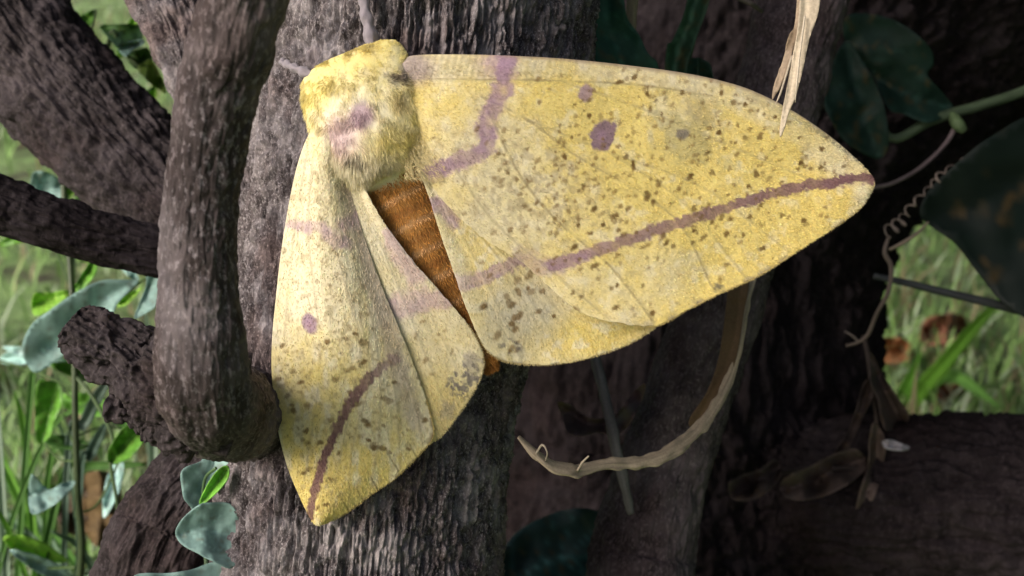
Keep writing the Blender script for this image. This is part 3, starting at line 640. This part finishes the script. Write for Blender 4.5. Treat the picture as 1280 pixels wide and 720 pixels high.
def twig(name, ctrl, colr, parent, mat=None, n=60, seg=12, rough=.0, flat=1.):
    dsp = (lambda TH, S, cx, cy, RR: RR*rough*(noise(cx*12, cy*12, S*5, 4)-.5)*2) if rough else None
    return tube(name, stem_line(ctrl, None, 300), n, seg, mat or M['dry'], parent, dsp, front=0, color=lambda TH, S: np.asarray(colr, float)*(.45+1.1*fbm(np.cos(TH)*4, np.sin(TH)*4, S*1.5, 6, 3))[..., None], dens=False, flat=flat)
def crop(o, s, pts): return [(o[0]+a/s, o[1]+b/s) for a, b in pts]

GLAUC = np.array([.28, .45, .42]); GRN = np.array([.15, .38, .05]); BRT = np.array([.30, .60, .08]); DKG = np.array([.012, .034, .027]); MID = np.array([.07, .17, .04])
# vine over the upper right
v1 = empty('climbing_vine', P(1190, 175, 26.5), 'dark-leaved climbing vine with coiled tendrils across the broad trunk', 'vine')
o1 = (720, 0); s1 = 2.56
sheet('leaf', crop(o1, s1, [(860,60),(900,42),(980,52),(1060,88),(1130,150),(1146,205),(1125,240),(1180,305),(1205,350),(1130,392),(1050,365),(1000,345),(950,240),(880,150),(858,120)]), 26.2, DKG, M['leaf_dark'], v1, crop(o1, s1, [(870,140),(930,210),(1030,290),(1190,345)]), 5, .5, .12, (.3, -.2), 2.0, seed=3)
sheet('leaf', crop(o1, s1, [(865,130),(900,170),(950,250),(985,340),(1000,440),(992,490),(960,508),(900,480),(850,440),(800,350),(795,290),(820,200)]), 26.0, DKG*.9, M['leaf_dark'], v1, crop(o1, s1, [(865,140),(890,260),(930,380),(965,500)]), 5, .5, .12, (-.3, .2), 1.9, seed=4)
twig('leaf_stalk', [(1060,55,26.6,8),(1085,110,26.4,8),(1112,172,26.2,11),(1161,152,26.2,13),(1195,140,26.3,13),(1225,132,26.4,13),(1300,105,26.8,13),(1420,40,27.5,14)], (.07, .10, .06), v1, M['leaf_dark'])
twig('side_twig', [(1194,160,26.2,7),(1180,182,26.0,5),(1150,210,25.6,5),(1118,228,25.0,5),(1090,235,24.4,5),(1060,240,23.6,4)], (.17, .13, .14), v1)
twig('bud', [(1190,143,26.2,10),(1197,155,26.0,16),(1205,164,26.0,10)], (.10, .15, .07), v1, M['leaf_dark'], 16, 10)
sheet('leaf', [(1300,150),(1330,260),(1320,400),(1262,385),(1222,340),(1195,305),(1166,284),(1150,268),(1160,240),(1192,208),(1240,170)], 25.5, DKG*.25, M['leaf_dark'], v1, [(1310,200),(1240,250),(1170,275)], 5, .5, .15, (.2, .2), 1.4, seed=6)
th_ = np.linspace(0, 11*2*np.pi, 260); q = th_/th_[-1]
hx = 1222-112*q-10*np.sin(q*3.1)+2.5*np.sin(q*17); hy = 192+104*q**1.1+3*np.sin(q*11); th_ = th_+.9*np.sin(q*13)
c_ = np.c_[P(hx+(6+2.5*np.sin(q*9))*np.cos(th_)*.75, hy+(4.6+2*np.sin(q*7+1))*np.cos(th_+.9), 25.2+.12*np.sin(th_)), np.full(260, 2.1/2/F*.252)*(1+.35*np.sin(q*23))]
tube('coiled_tendril', c_, 260, 8, M['dry'], v1, None, 0, np.array([.24, .19, .17]), dens=False)
twig('tendril', [(1110,298,25.2,4),(1106,316,25.3,6),(1114,334,25.4,6),(1110,365,25.6,5),(1096,392,26,5),(1085,418,26.4,5),(1072,428,26.6,4),(1058,432,26.8,4)], (.17, .13, .12), v1)
twig('tendril', [(1112,312,25.2,4),(1128,304,25.0,5),(1146,292,24.9,4),(1160,278,25.1,3)], (.20, .16, .13), v1)
twig('tendril', [(1074,428,26.6,3),(1066,420,26.6,3),(1056,414,26.7,2)], (.20, .16, .15), v1, None, 20, 8)
twig('stem', [(1092,345,26.4,8),(1130,353,26.2,9),(1175,364,26.0,10),(1222,375,25.8,11),(1320,400,25.6,12),(1500,450,25,12)], (.035, .04, .045), v1, M['leaf_dark'])
twig('stem', [(1320,400,25.6,10),(1345,300,25.6,10),(1340,200,25.8,10),(1300,105,26.8,11)], (.05, .06, .04), v1, M['leaf_dark'])

# vine above the moth
v2 = empty('leafy_shoot', P(800, 70, 20.5), 'dark green leafy shoot hanging above the moth wing beside the trunk', 'shoot')
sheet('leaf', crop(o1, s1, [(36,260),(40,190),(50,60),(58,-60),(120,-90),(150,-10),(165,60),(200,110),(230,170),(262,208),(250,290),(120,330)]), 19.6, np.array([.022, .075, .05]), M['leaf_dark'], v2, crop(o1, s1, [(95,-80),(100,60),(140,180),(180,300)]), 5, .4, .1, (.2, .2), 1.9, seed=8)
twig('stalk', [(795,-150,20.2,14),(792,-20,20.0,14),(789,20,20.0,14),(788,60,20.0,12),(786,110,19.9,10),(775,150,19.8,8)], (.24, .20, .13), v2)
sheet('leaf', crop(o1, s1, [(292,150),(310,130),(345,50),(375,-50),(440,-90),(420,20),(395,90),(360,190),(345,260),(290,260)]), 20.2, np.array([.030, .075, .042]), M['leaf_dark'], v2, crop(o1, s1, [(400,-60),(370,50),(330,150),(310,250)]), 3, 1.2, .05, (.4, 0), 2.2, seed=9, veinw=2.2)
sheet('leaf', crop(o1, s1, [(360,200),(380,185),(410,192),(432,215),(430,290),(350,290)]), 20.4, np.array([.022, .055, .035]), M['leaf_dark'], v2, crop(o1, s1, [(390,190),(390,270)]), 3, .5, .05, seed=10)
twig('stalk', [(789,80,20.0,10),(815,120,20.1,10),(850,100,20.3,10),(872,20,20.4,9)], (.06, .10, .05), v2, M['leaf_dark'])
twig('stalk', [(920,-4,21.0,7),(938,4,20.7,6),(952,14,21.2,5)], (.12, .10, .09), tree3)

# hanging dry straw in front of the wing tip
st = empty('dry_straw', P(1000, 60, 13.9), 'pale dry straw blade hanging down over the right wing', 'straw')
sheet('blade', [(1000,-250),(1034,-250),(1028,-60),(1024,10),(1012,48),(1003,90),(994,122),(986,140),(978,168),(975,166),(979,138),(983,118),(990,80),(998,30),(1002,-60)], 13.75, np.array([.56, .47, .36]), M['dry'], st, [(1010,-250),(1008,0),(997,60),(984,130),(977,166)], 0, .45, .02, (0, .05), 1.35, 3, 2e-4, 12, .15, 3.2)
sheet('blade', [(1000,-250),(1011,-250),(1004,0),(993,55),(982,92),(973,112),(966,124),(967,113),(975,86),(986,48),(996,0)], 13.85, np.array([.34, .26, .19]), M['dry'], st, [(1005,-250),(996,10),(980,70),(970,115)], 0, .8, .02, (0, .05), 1.3, 3, 2e-4, 13, .2)

twig('fibre', [(990,70,13.8,4),(982,96,13.75,3),(975,118,13.7,3),(969,131,13.7,1)], (.50, .42, .33), st, None, 24, 8, .3)
twig('fibre', [(1006,20,13.7,3),(1000,66,13.65,3),(996,104,13.65,2),(994,128,13.7,1)], (.60, .52, .42), st, None, 24, 8, .3)
# bent dried stalk under the wing
bs = empty('bent_stalk', P(800, 580, 18.6), 'tan dried grass stalk bent in a hook below the right wing', 'stalk')
twig('stalk', [(960,285,20.2,10),(944,340,19.6,9),(934,375,19.3,9),(926,420,19.1,9),(914,468,18.9,11),(894,508,18.4,13),(866,544,17.8,16),(832,568,17.2,18),(795,579,16.8,18),(755,580,16.4,16),(724,587,16.1,16),(716,588,16.0,21),(690,583,15.8,20),(668,566,15.7,17),(648,546,15.7,8)], (.42, .34, .25), bs, None, 200, 40, .30, .45)
sheet('sheath', [(936,350),(930,390),(922,440),(908,486),(885,520),(868,536),(862,524),(884,490),(898,450),(906,400),(912,350),(920,335)], 19.0, np.array([.11, .07, .038]), M['dry'], bs, [(928,345),(914,440),(870,530)], 0, .3, .02, (0, -.2), 1.2, 3, 2e-4, 14)
twig('fibre', [(722,588,15.95,3),(728,578,15.8,3),(736,570,15.7,2)], (.45, .38, .3), bs, None, 14, 6)
twig('fibre', [(670,567,15.6,3),(678,556,15.5,3),(684,566,15.5,2),(682,576,15.7,2)], (.40, .34, .27), bs, None, 20, 6)
gs = empty('grey_twig', P(760, 520, 20), 'thin grey twig hanging below the moth behind the bent stalk', 'twig')
twig('stem', [(690,250,20.6,12),(725,375,20.3,12),(745,450,20.0,13),(757,500,19.8,13),(768,550,19.6,14),(777,590,19.7,13),(788,640,20.1,10)], (.15, .14, .155), gs, None, 80, 14, .15)
dl = empty('dead_leaf', P(740, 515, 20.3), 'crumpled brown dead leaf caught on the grey twig', 'dead leaf')
sheet('blade', [(697,503),(712,506),(726,517),(745,524),(770,518),(792,490),(806,480),(800,505),(786,530),(770,545),(748,540),(728,545),(710,540),(704,522)], 20.0, np.array([.11, .075, .075]), M['dry'], dl, [(700,508),(750,532),(798,492)], 3, .9, .5, (.3, .3), 1.3, 3, seed=15, mottled=.4)

# big dark leaf low behind
ll_ = empty('low_leaf', P(690, 700, 25), 'rounded dark green leaf with pale midrib low between trunk and sapling', 'leaf')
o5 = (600, 520); s5 = 3.556
sheet('blade', crop(o5, s5, [(60,760),(80,640),(160,520),(290,445),(420,410),(520,420),(600,470),(620,640),(600,800),(300,900),(100,860)]), 25, np.array([.014, .040, .042]), M['leaf'], ll_, crop(o5, s5, [(60,800),(230,680),(330,638),(400,620),(500,625),(600,610)]), 5, .5, .12, (.2, -1.2), 3.6, seed=16, veinw=1.8)
twig('stalk', [(765,692,25.2,8),(790,700,25.6,8),(815,760,27,8),(822,840,29.5,8),(825,920,31.0,8)], (.05, .08, .05), ll_, M['leaf_dark'])

# curled dead leaves on the right
cl_ = empty('curled_dead_leaf', P(1090, 560, 27.2), 'dark curled dead leaf hanging between the broad trunk and the lawn', 'dead leaf')
o6 = (860, 420); s6 = 2.4
DB = np.array([.085, .062, .056])
sheet('blade', crop(o6, s6, [(548,50),(580,110),(615,165),(662,240),(645,268),(600,285),(582,250),(570,190),(548,140)]), 27.6, DB, M['dry'], cl_, crop(o6, s6, [(552,70),(590,160),(640,262)]), 3, 1.6, .3, (.6, .3), 1.5, 3, seed=21, mottled=.4)
sheet('blade', crop(o6, s6, [(546,130),(556,180),(520,250),(490,320),(450,372),(445,340),(480,290),(505,220),(525,150)]), 27.4, DB*.7, M['dry'], cl_, crop(o6, s6, [(548,140),(505,260),(452,360)]), 2, 1., .2, (.4, 0), 1.5, 3, seed=22, mottled=.4)
sheet('blade', crop(o6, s6, [(560,260),(592,320),(580,410),(560,480),(530,535),(505,530),(515,470),(540,390),(545,310)]), 26.9, DB*1.3, M['dry'], cl_, crop(o6, s6, [(572,280),(560,400),(520,530)]), 3, 1.4, .3, (.3, 0), 1.4, 3, seed=23, mottled=.4)
sheet('blade', crop(o6, s6, [(540,380),(500,430),(430,470),(375,488),(330,494),(290,480),(275,450),(300,420),(360,395),(430,360),(500,340)]), 26.6, DB*1.0, M['dry'], cl_, crop(o6, s6, [(545,360),(430,410),(290,465)]), 4, 1.2, .4, (.3, 0), 1.4, 3, seed=24, mottled=.4)
sheet('blade', crop(o6, s6, [(280,400),(265,440),(215,480),(160,495),(128,480),(125,440),(160,420),(220,400),(260,370)]), 26.6, DB*1.0, M['dry'], cl_, crop(o6, s6, [(285,385),(200,440),(135,480)]), 3, 1.0, .3, (.2, 0), 1.4, 3, seed=25, mottled=.4)
twig('stalk', [(1080,420,28.4,6),(1086,448,28.0,7),(1090,480,27.6,7),(1096,530,27.3,6),(1095,580,27.0,6),(1050,585,26.8,6),(980,590,26.7,5),(930,610,26.8,4)], (.05, .038, .034), cl_)
fl = empty('bark_flake', P(1120, 557, 26.1), 'small pale flake lying on the dark spreading root', 'flake')
sheet('chip', [(1102,553),(1112,550),(1128,555),(1138,559),(1126,562),(1108,559)], 25.8, np.array([.30, .29, .32]), M['dry'], fl, [(1102,555),(1138,559)], 0, .3, .05, (0, -2), 1.1, 2.2, 4e-4, 26)

# vine and leaves on the left
v3 = empty('glaucous_vine', P(100, 700, 27), 'blue-green lobed-leaf vine climbing left of the leaning stems', 'vine')
o7 = (60, 220); s7 = 2.77; o8 = (60, 460); s8 = 2.77; o0 = (60, 0); s0 = 3.0
twig('stem', [(70,-80,27,8),(92,150,26.6,8),(80,230,26.4,8),(88,330,26.2,8),(93,430,26,8),(94,520,26,8),(97,610,26.2,8),(102,680,26.5,9),(98,760,27,9),(95,900,28,9),(95,1150,30,10)], (.06, .09, .04), v3, M['leaf'], 140)
sheet('leaf', crop(o7, s7, [(-60,520),(0,470),(90,408),(180,365),(250,360),(312,363),(290,390),(245,435),(215,488),(150,540),(80,600),(10,652),(-50,680),(-90,600)]), 24.5, GLAUC*1.0, M['leaf_matte'], v3, crop(o7, s7, [(-60,640),(70,545),(180,440),(308,366)]), 5, .5, .1, (.2, .4), 1.7, seed=31)
sheet('leaf', crop(o7, s7, [(85,405),(100,370),(150,295),(168,312),(160,345),(120,390)]), 26.5, GRN, M['leaf'], v3, crop(o7, s7, [(90,400),(160,300)]), 3, .5, .1, seed=32)
sheet('leaf', crop(o7, s7, [(240,452),(262,420),(300,398),(322,388),(300,420),(270,446)]), 26.0, BRT, M['leaf'], v3, crop(o7, s7, [(242,450),(320,390)]), 2, .4, .1, seed=33)
sheet('leaf', crop(o7, s7, [(300,492),(318,440),(340,380),(342,338),(388,342),(392,400),(372,450),(330,480)]), 24.0, GLAUC*.75, M['leaf_matte'], v3, crop(o7, s7, [(305,488),(366,345)]), 3, .4, .1, seed=34)
sheet('leaf', crop(o7, s7, [(-50,410),(5,405),(50,398),(88,400),(40,440),(5,468),(-50,480)]), 27.5, BRT, M['leaf'], v3, crop(o7, s7, [(-50,450),(85,402)]), 3, .4, .1, seed=35)
sheet('leaf', crop(o0, s0, [(-60,480),(5,508),(60,545),(130,620),(205,695),(150,688),(85,660),(40,605),(-10,560),(-60,540)]), 27, BRT*.85, M['leaf'], v3, crop(o0, s0, [(-60,510),(40,570),(200,692)]), 4, .5, .1, seed=36)
sheet('leaf', crop(o0, s0, [(-60,655),(5,650),(60,690),(72,760),(10,800),(-60,780)]), 27.4, GLAUC*.8, M['leaf_matte'], v3, crop(o0, s0, [(-50,720),(65,700)]), 3, .4, .1, seed=37)
sheet('leaf', crop(o0, s0, [(195,100),(240,92),(335,94),(350,110),(350,150),(300,168),(262,178),(225,140)]), 27, MID, M['leaf'], v3, crop(o0, s0, [(198,104),(345,104)]), 4, .5, .1, (0, -1.2), 1.8, seed=38, veinw=2.)
sheet('leaf', crop(o0, s0, [(262,180),(300,160),(358,148),(352,170),(320,185),(290,212)]), 26.4, GLAUC*1.5, M['leaf_matte'], v3, crop(o0, s0, [(265,190),(355,155)]), 3, .3, .1, (0, -1.), seed=39)
sheet('leaf', crop(o0, s0, [(295,205),(330,188),(370,180),(390,225),(360,245),(335,258),(310,240)]), 26.8, MID*.7, M['leaf'], v3, crop(o0, s0, [(298,207),(375,230)]), 3, .4, .1, seed=40)
sheet('leaf', crop(o0, s0, [(335,260),(360,235),(390,228),(430,300),(440,350),(410,330),(370,300)]), 26.2, np.array([.16, .26, .04]), M['leaf'], v3, crop(o0, s0, [(340,260),(385,245),(425,320)]), 3, .4, .1, seed=41)
twig('leaf_stalk', [(92,150,26.6,6),(125,95,26.6,6),(140,40,26.8,6),(150,60,26.4,5),(165,75,26.5,5),(180,90,26.2,5)], (.08, .13, .04), v3, M['leaf'])
twig('leaf_stalk', [(80,230,26.4,6),(105,215,26.5,6),(130,240,26.4,8),(150,262,26.3,8),(165,275,26.2,8)], (.03, .05, .025), v3, M['leaf'])
twig('leaf_stalk', [(90,375,26.1,5),(110,370,26,5),(150,370,25.6,5),(172,354,24.6,5),(185,345,24.2,4)], (.08, .13, .05), v3, M['leaf'])
sheet('leaf', crop(o8, s8, [(215,332),(208,292),(240,235),(272,200),(330,194),(346,215),(312,280),(265,320)]), 24.5, GRN*.8, M['leaf'], v3, crop(o8, s8, [(216,330),(270,260),(340,200)]), 4, .5, .1, seed=42)
sheet('leaf', crop(o8, s8, [(243,585),(252,515),(290,450),(336,405),(325,470),(292,552)]), 22.5, GLAUC*1.7+.05, M['leaf_matte'], v3, crop(o8, s8, [(245,580),(332,410)]), 2, .3, .05, (.5, 0), 1.05, seed=43)
sheet('leaf', crop(o8, s8, [(-60,370),(0,420),(50,400),(95,395),(60,440),(10,480),(-60,500)]), 25.6, GLAUC*.8, M['leaf_matte'], v3, crop(o8, s8, [(-60,440),(92,398)]), 3, .4, .1, seed=44)
sheet('leaf', crop(o8, s8, [(-40,60),(5,45),(40,60),(48,120),(20,190),(5,240),(-40,250)]), 27.6, GRN, M['leaf'], v3, crop(o8, s8, [(30,60),(-20,250)]), 3, .4, .1, seed=45)
twig('leaf_stalk', [(95,470,26,5),(118,500,25.6,5),(140,545,24.8,5),(138,580,24.5,5),(145,620,23.6,4),(149,665,22.6,4)], (.08, .13, .05), v3, M['leaf'])
v3b = empty('lobed_leaf_shoot', P(245, 720, 16.8), 'blue-green lobed leaf pair with one bright folded leaf beside the trunk foot', 'shoot')
sheet('leaf', crop(o8, s8, [(460,385),(472,348),(530,322),(542,285),(606,272),(622,300),(622,350),(585,410),(535,470),(538,552),(520,558),(500,490),(472,452)]), 16.6, GLAUC*.85, M['leaf_matte'], v3b, crop(o8, s8, [(530,556),(525,470),(560,380),(585,285)]), 4, .4, .1, (.2, -.2), 1.8, seed=46)
sheet('leaf', crop(o8, s8, [(520,478),(470,520),(444,560),(450,592),(482,622),(575,670),(640,690),(680,600),(640,480),(560,468)]), 16.3, GLAUC*.78, M['leaf_matte'], v3b, crop(o8, s8, [(460,575),(540,560),(660,590)]), 4, .35, .1, (.6, 0), 1.8, seed=47)
sheet('leaf', crop(o8, s8, [(300,718),(420,710),(500,698),(580,672),(680,690),(700,800),(500,830),(330,790)]), 16.2, GLAUC*.7, M['leaf_matte'], v3b, crop(o8, s8, [(320,740),(500,745),(680,730)]), 4, .4, .1, (.5, -.5), 1.8, seed=48)
sheet('leaf', crop(o8, s8, [(524,478),(548,415),(578,368),(605,344),(624,344),(622,382),(582,432)]), 16.1, GRN*1.25, M['leaf'], v3b, crop(o8, s8, [(526,474),(615,355)]), 2, .5, .03, (.2, 0), 1.5, seed=49)
twig('stem', [(249,620,16.7,5),(252,660,16.6,5),(258,700,16.6,6),(262,760,16.6,6),(268,900,16.8,7),(268,1250,17.5,8),(266,1560,18.2,8)], (.09, .14, .08), v3b, M['leaf'])
twig('stem', [(252,645,16.6,4),(256,600,16.4,4),(270,585,16.2,4)], (.09, .16, .07), v3b, M['leaf'], 24)
for k in range(34):
    r = random.Random(k*13+5); x = r.uniform(20, 200); y = r.choice([r.uniform(40, 340), r.uniform(440, 730)]); an = r.uniform(0, 6.28); ln = r.uniform(22, 48); wv = ln*r.uniform(.16, .34); dd = r.uniform(27.5, 36)
    ca, sa = math.cos(an), math.sin(an)
    out = [(x+ca*a*ln-sa*b*wv, y+sa*a*ln+ca*b*wv) for a, b in ((-1, 0), (-.6, .8), (-.1, 1), (.5, .7), (1, 0), (.5, -.7), (-.1, -1), (-.6, -.8))]
    cl2 = (GRN, BRT, GLAUC, MID*1.4, GLAUC*1.4, BRT*1.15)[k % 6]
    sheet('leaf', out, dd, np.array(cl2)*r.uniform(.8, 1.15), M['leaf_matte'] if k % 6 in (2, 4) else M['leaf'], v3, [(x-ca*ln, y-sa*ln), (x, y), (x+ca*ln, y+sa*ln)], 3, .5, .15, (r.uniform(-2, 2), r.uniform(-2, 2)), 1.4, seed=100+k)
    twig('leaf_stalk', [(94+(x-94)*.0, y+r.uniform(20, 60), 26.6, 3), ((94+x-ca*ln)/2, y+20, (26.6+dd)/2, 3), (x-ca*ln, y-sa*ln, dd, 3)], (.09, .15, .05), v3, M['leaf'], 16, 6)
# fallen brown leaf low left
fb = empty('fallen_leaf', P(128, 640, 33), 'rolled brown dead leaf standing in the grass behind the glaucous vine', 'dead leaf')
sheet('blade', [(100,600),(122,588),(148,598),(152,640),(146,672),(124,684),(108,668),(98,640)], 33, np.array([.16, .105, .05]), M['dry'], fb, [(124,590),(128,640),(122,682)], 4, -.9, .4, (.4, 0), 1.3, seed=51, mottled=.45)
sheet('blade', [(70,620),(92,606),(112,620),(110,650),(90,668),(72,650)], 35, np.array([.14, .10, .07]), M['dry'], fb, [(75,625),(108,655)], 4, .6, .4, (.4, 0), 1.3, seed=52, mottled=.45)

# ------------------------------------------------------------------ grass
rng = np.random.default_rng(11)
def blades(root, hgt, wid, lean, az, colr):
    n = len(root); d = np.stack([np.cos(az), np.sin(az), np.zeros(n)], 1); sd = np.stack([-np.sin(az), np.cos(az), np.zeros(n)], 1)
    z = np.array([0, 0, 1.]); rows = []
    for k, wk in ((0, .7), (.35, 1.), (.7, .75)):
        p = root+z*(hgt*k*(1-.25*lean*k))[:, None]+d*(hgt*lean*k*k)[:, None]
        rows += [p-sd*(wid*wk/2)[:, None], p+sd*(wid*wk/2)[:, None]]
    rows.append(root+z*(hgt*(1-.3*lean))[:, None]+d*(hgt*lean)[:, None])
    V = np.stack(rows, 1).reshape(-1, 3); b = np.arange(n)[:, None]*7
    return V, [np.vstack([b+np.array([[0, 1, 3, 2]]), b+np.array([[2, 3, 5, 4]])]), b+np.array([[4, 5, 6]])], np.repeat(colr, 7, 0)
N = 60000
yy = .34+(rng.uniform(0, 1, N)**1.7)*4.2; xx = rng.uniform(-1, 1, N)*(.10+.62*yy)
patch = fbm(xx*5, yy*5, 0, 71, 3); keep = rng.uniform(0, 1, N) < sstep(.30, .55, patch)*.9+.1; xx, yy = xx[keep], yy[keep]; N = len(xx)
hg = rng.uniform(.02, .055, N)*(.7+.6*fbm(xx*3, yy*3, 0, 72, 2)); wd = rng.uniform(.0016, .0038, N)
cg = np.array([.32, .52, .17])*rng.uniform(.6, 1.25, N)[:, None]
dry_ = rng.uniform(0, 1, N) < .28; cg[dry_] = np.array([.38, .33, .19])*rng.uniform(.6, 1.1, dry_.sum())[:, None]
pale = rng.uniform(0, 1, N) < .25; cg[pale] = np.array([.52, .64, .42])*rng.uniform(.8, 1.1, pale.sum())[:, None]
V, fc, cc = blades(np.stack([xx, yy, ground_z(xx, yy)-.002], 1), hg, wd, rng.uniform(.1, .9, N), rng.uniform(0, 6.28, N), cg)
setp(mesh('lawn_grass', V, fc, M['grass'], None, cc), 'short green lawn grass with dry straw behind the trees', 'grass', None, 'stuff')

def px_blade(name, pts, colr, parent, mat):
    """one broad grass blade: pts rows (px, py, depth, width px)"""
    L = catmull(np.array(pts, float), 18); x, y, d, wv = L.T
    tx_ = np.gradient(x); ty_ = np.gradient(y); l = np.hypot(tx_, ty_)+1e-9; nx, ny = -ty_/l, tx_/l
    cols = []
    for k, dz in ((-.5, .0), (-.25, .06), (0, .16), (.25, .06), (.5, .0)): cols.append(P(x+nx*wv*k, y+ny*wv*k, d+dz*np.abs(wv)/12))
    V = np.stack(cols, 1).reshape(-1, 3); c = np.tile(np.asarray(colr, float), (len(V), 1))*np.tile(np.array([.9, 1, 1.25, 1, .9]), 18)[:, None]
    o = mesh(name, V, [gridfaces(18, 5)], mat, parent, c); md = o.modifiers.new('thickness', 'SOLIDIFY'); md.thickness = 2e-4
    return o
def gpt(px, py):
    """where the ray through a pixel meets the soil: depth in cm along the axis"""
    dz = sp - (py-360)/F*cp; return -CAMZ/dz*100
# tuft of bright blades in the gap on the right
t1 = empty('grass_tuft', P(1133, 540, gpt(1133, 540)), 'bright green broad grass blades rising behind the dark spreading root', 'grass tuft')
gd = gpt(1133, 560)
for pts, cl2 in (([(1128,570,gd,16),(1145,500,gd-3,22),(1180,455,gd-6,20),(1222,405,gd-8,14),(1262,365,gd-9,3)], (.20, .46, .06)), ([(1124,570,gd,12),(1128,500,gd-2,16),(1140,470,gd-3,12),(1152,438,gd-4,2)], (.15, .38, .05)),
                 ([(1130,575,gd,12),(1160,490,gd-3,14),(1190,470,gd-5,16),(1218,485,gd-7,14),(1250,510,gd-9,3)], (.20, .44, .09)), ([(1120,570,gd+2,10),(1112,500,gd+2,12),(1120,470,gd+1,9),(1135,462,gd,2)], (.26, .36, .22)),
                 ([(1150,570,gd,9),(1190,510,gd-2,11),(1222,488,gd-4,9),(1260,478,gd-5,2)], (.25, .40, .15)), ([(1045,580,gd,16),(1048,540,gd-1,18),(1056,505,gd-2,14),(1064,485,gd-3,3)], (.16, .42, .05))):
    px_blade('blade', pts, cl2, t1, M['grass'])
# tuft of broad blades on the left
gd2 = 34
t2 = empty('grass_tuft', P(95, 760, gd2), 'broad grey-green grass blades crossing behind the glaucous vine', 'grass tuft')
for k in range(26):
    r = random.Random(k*7+3); x0 = r.uniform(-10, 200); y0 = r.uniform(720, 860); ln = r.uniform(120, 320); an = r.uniform(-.9, .9); wv = r.uniform(5, 13); dd = gd2+r.uniform(-4, 5)
    x1 = x0+math.sin(an)*ln; y1 = y0-math.cos(an)*ln; x2 = x1+math.sin(an*2.2)*ln*.4; y2 = y1-math.cos(an*2.2)*ln*.3
    cl2 = np.array([[.13, .30, .07], [.24, .38, .25], [.18, .42, .06], [.36, .48, .36]][k % 4])*r.uniform(.7, 1.15)
    g0 = P((x0), y0, dd); px_blade('blade', [(x0-math.sin(an)*60, y0+260, dd+2, wv*.7), (x0, y0, dd, wv), (x1, y1, dd-1, wv), (x2, y2, dd-2, 1.5)], cl2, t2, M['grass'])
for pts, cl2 in (([(84,575,29,8),(105,530,28.5,14),(124,492,28,13),(138,474,28,3)], (.17, .25, .20)), ([(100,610,29,6),(112,570,28.6,13),(124,545,28.4,11),(134,526,28.2,3)], (.15, .24, .19)), ([(60,590,30,7),(100,583,29.5,10),(150,582,29,9),(182,580,29,2)], (.10, .24, .05))):
    px_blade('blade', [(pts[0][0]-8, pts[0][1]+420, gd2+1, 6)]+pts, cl2, t2, M['grass'])
# fallen leaves on the lawn behind the gap
LB = [((1112,438), (.42, .20, .09), 30, .3, 'orange-brown curled dead leaf on the lawn by the tendril'), ((1182,412), (.36, .17, .11), 34, .6, 'reddish dead leaf in the grass behind the bright blades'), ((1170,500), (.30, .14, .09), 30, 1.2, 'rusty dead leaf at the foot of the bright grass blades'), ((1202,494), (.28, .15, .09), 22, 2.0, 'small brown dead leaf next to the rusty one')]
for i, (c_, cl2, sz, an, lab) in enumerate(LB):
    d0 = gpt(*c_)-5; x, y = c_
    out = [(x+sz*math.cos(a)*(1+.12*math.sin(3*a+i)), y+sz*.62*math.sin(a)*(1+.15*math.cos(2*a+i))) for a in np.linspace(0, 6.28, 12, endpoint=False)]
    o = sheet('fallen_leaf', out, d0, np.array(cl2), M['dry'], None, [(x-sz, y+4), (x, y), (x+sz, y-5)], 4, .9, .5, (.5, -4.), 1.4, 4, 4e-4, 60+i, .4)
    setp(o, lab, 'dead leaf', 'dead leaves on the lawn')

# ------------------------------------------------------------------ unseen leaf masses, added out of frame to shade the background
rng = np.random.default_rng(21)
def added_shade_leaves(parent, n, cx, cy, cz, rx, ry, rz, seed, size=.035):
    rng = np.random.default_rng(seed)
    p = rng.normal(size=(n, 3)); p /= np.linalg.norm(p, axis=1)[:, None]; p *= rng.uniform(.2, 1, n)[:, None]**.4
    p = p*np.array([rx, ry, rz])+np.array([cx, cy, cz])
    rel = p-C3; d = rel@W3; ok = ~((d > .0) & (np.abs(rel@R3) < .56*d+size) & (rel@U3 < .30*d+size)); p = p[ok]; n = len(p)
    a = rng.normal(size=(n, 3)); a[:, 2] -= .5; a /= np.linalg.norm(a, axis=1)[:, None]
    b = np.cross(a, rng.normal(size=(n, 3))); b /= np.linalg.norm(b, axis=1)[:, None]; nn = np.cross(a, b)
    L = rng.uniform(.7, 1.3, n)[:, None]*size; W = L*.45
    V = np.stack([p, p+a*L*.4+b*W, p+a*L*.45-nn*L*.08, p+a*L*.4-b*W, p+a*L], 1).reshape(-1, 3); k = np.arange(n)[:, None]*5
    f = np.vstack([k+np.array([[0, 1, 2]]), k+np.array([[0, 2, 3]]), k+np.array([[1, 4, 2]]), k+np.array([[2, 4, 3]])])
    c = np.repeat(np.array([.06, .13, .035])*rng.uniform(.6, 1.3, n)[:, None], 5, 0)
    return setp(mesh('added_shade_leaves', V, [f], M['leaf'], parent, c), kind='stuff')
added_shade_leaves(tree2, 5200, .22, .52, .62, .50, .42, .26, 3)
added_shade_leaves(tree, 1800, .10, .34, .58, .24, .20, .16, 5)

added_shade_leaves(tree2, 3800, .42, .30, .34, .26, .40, .36, 8)  # added low on the right, out of frame, to block sky light
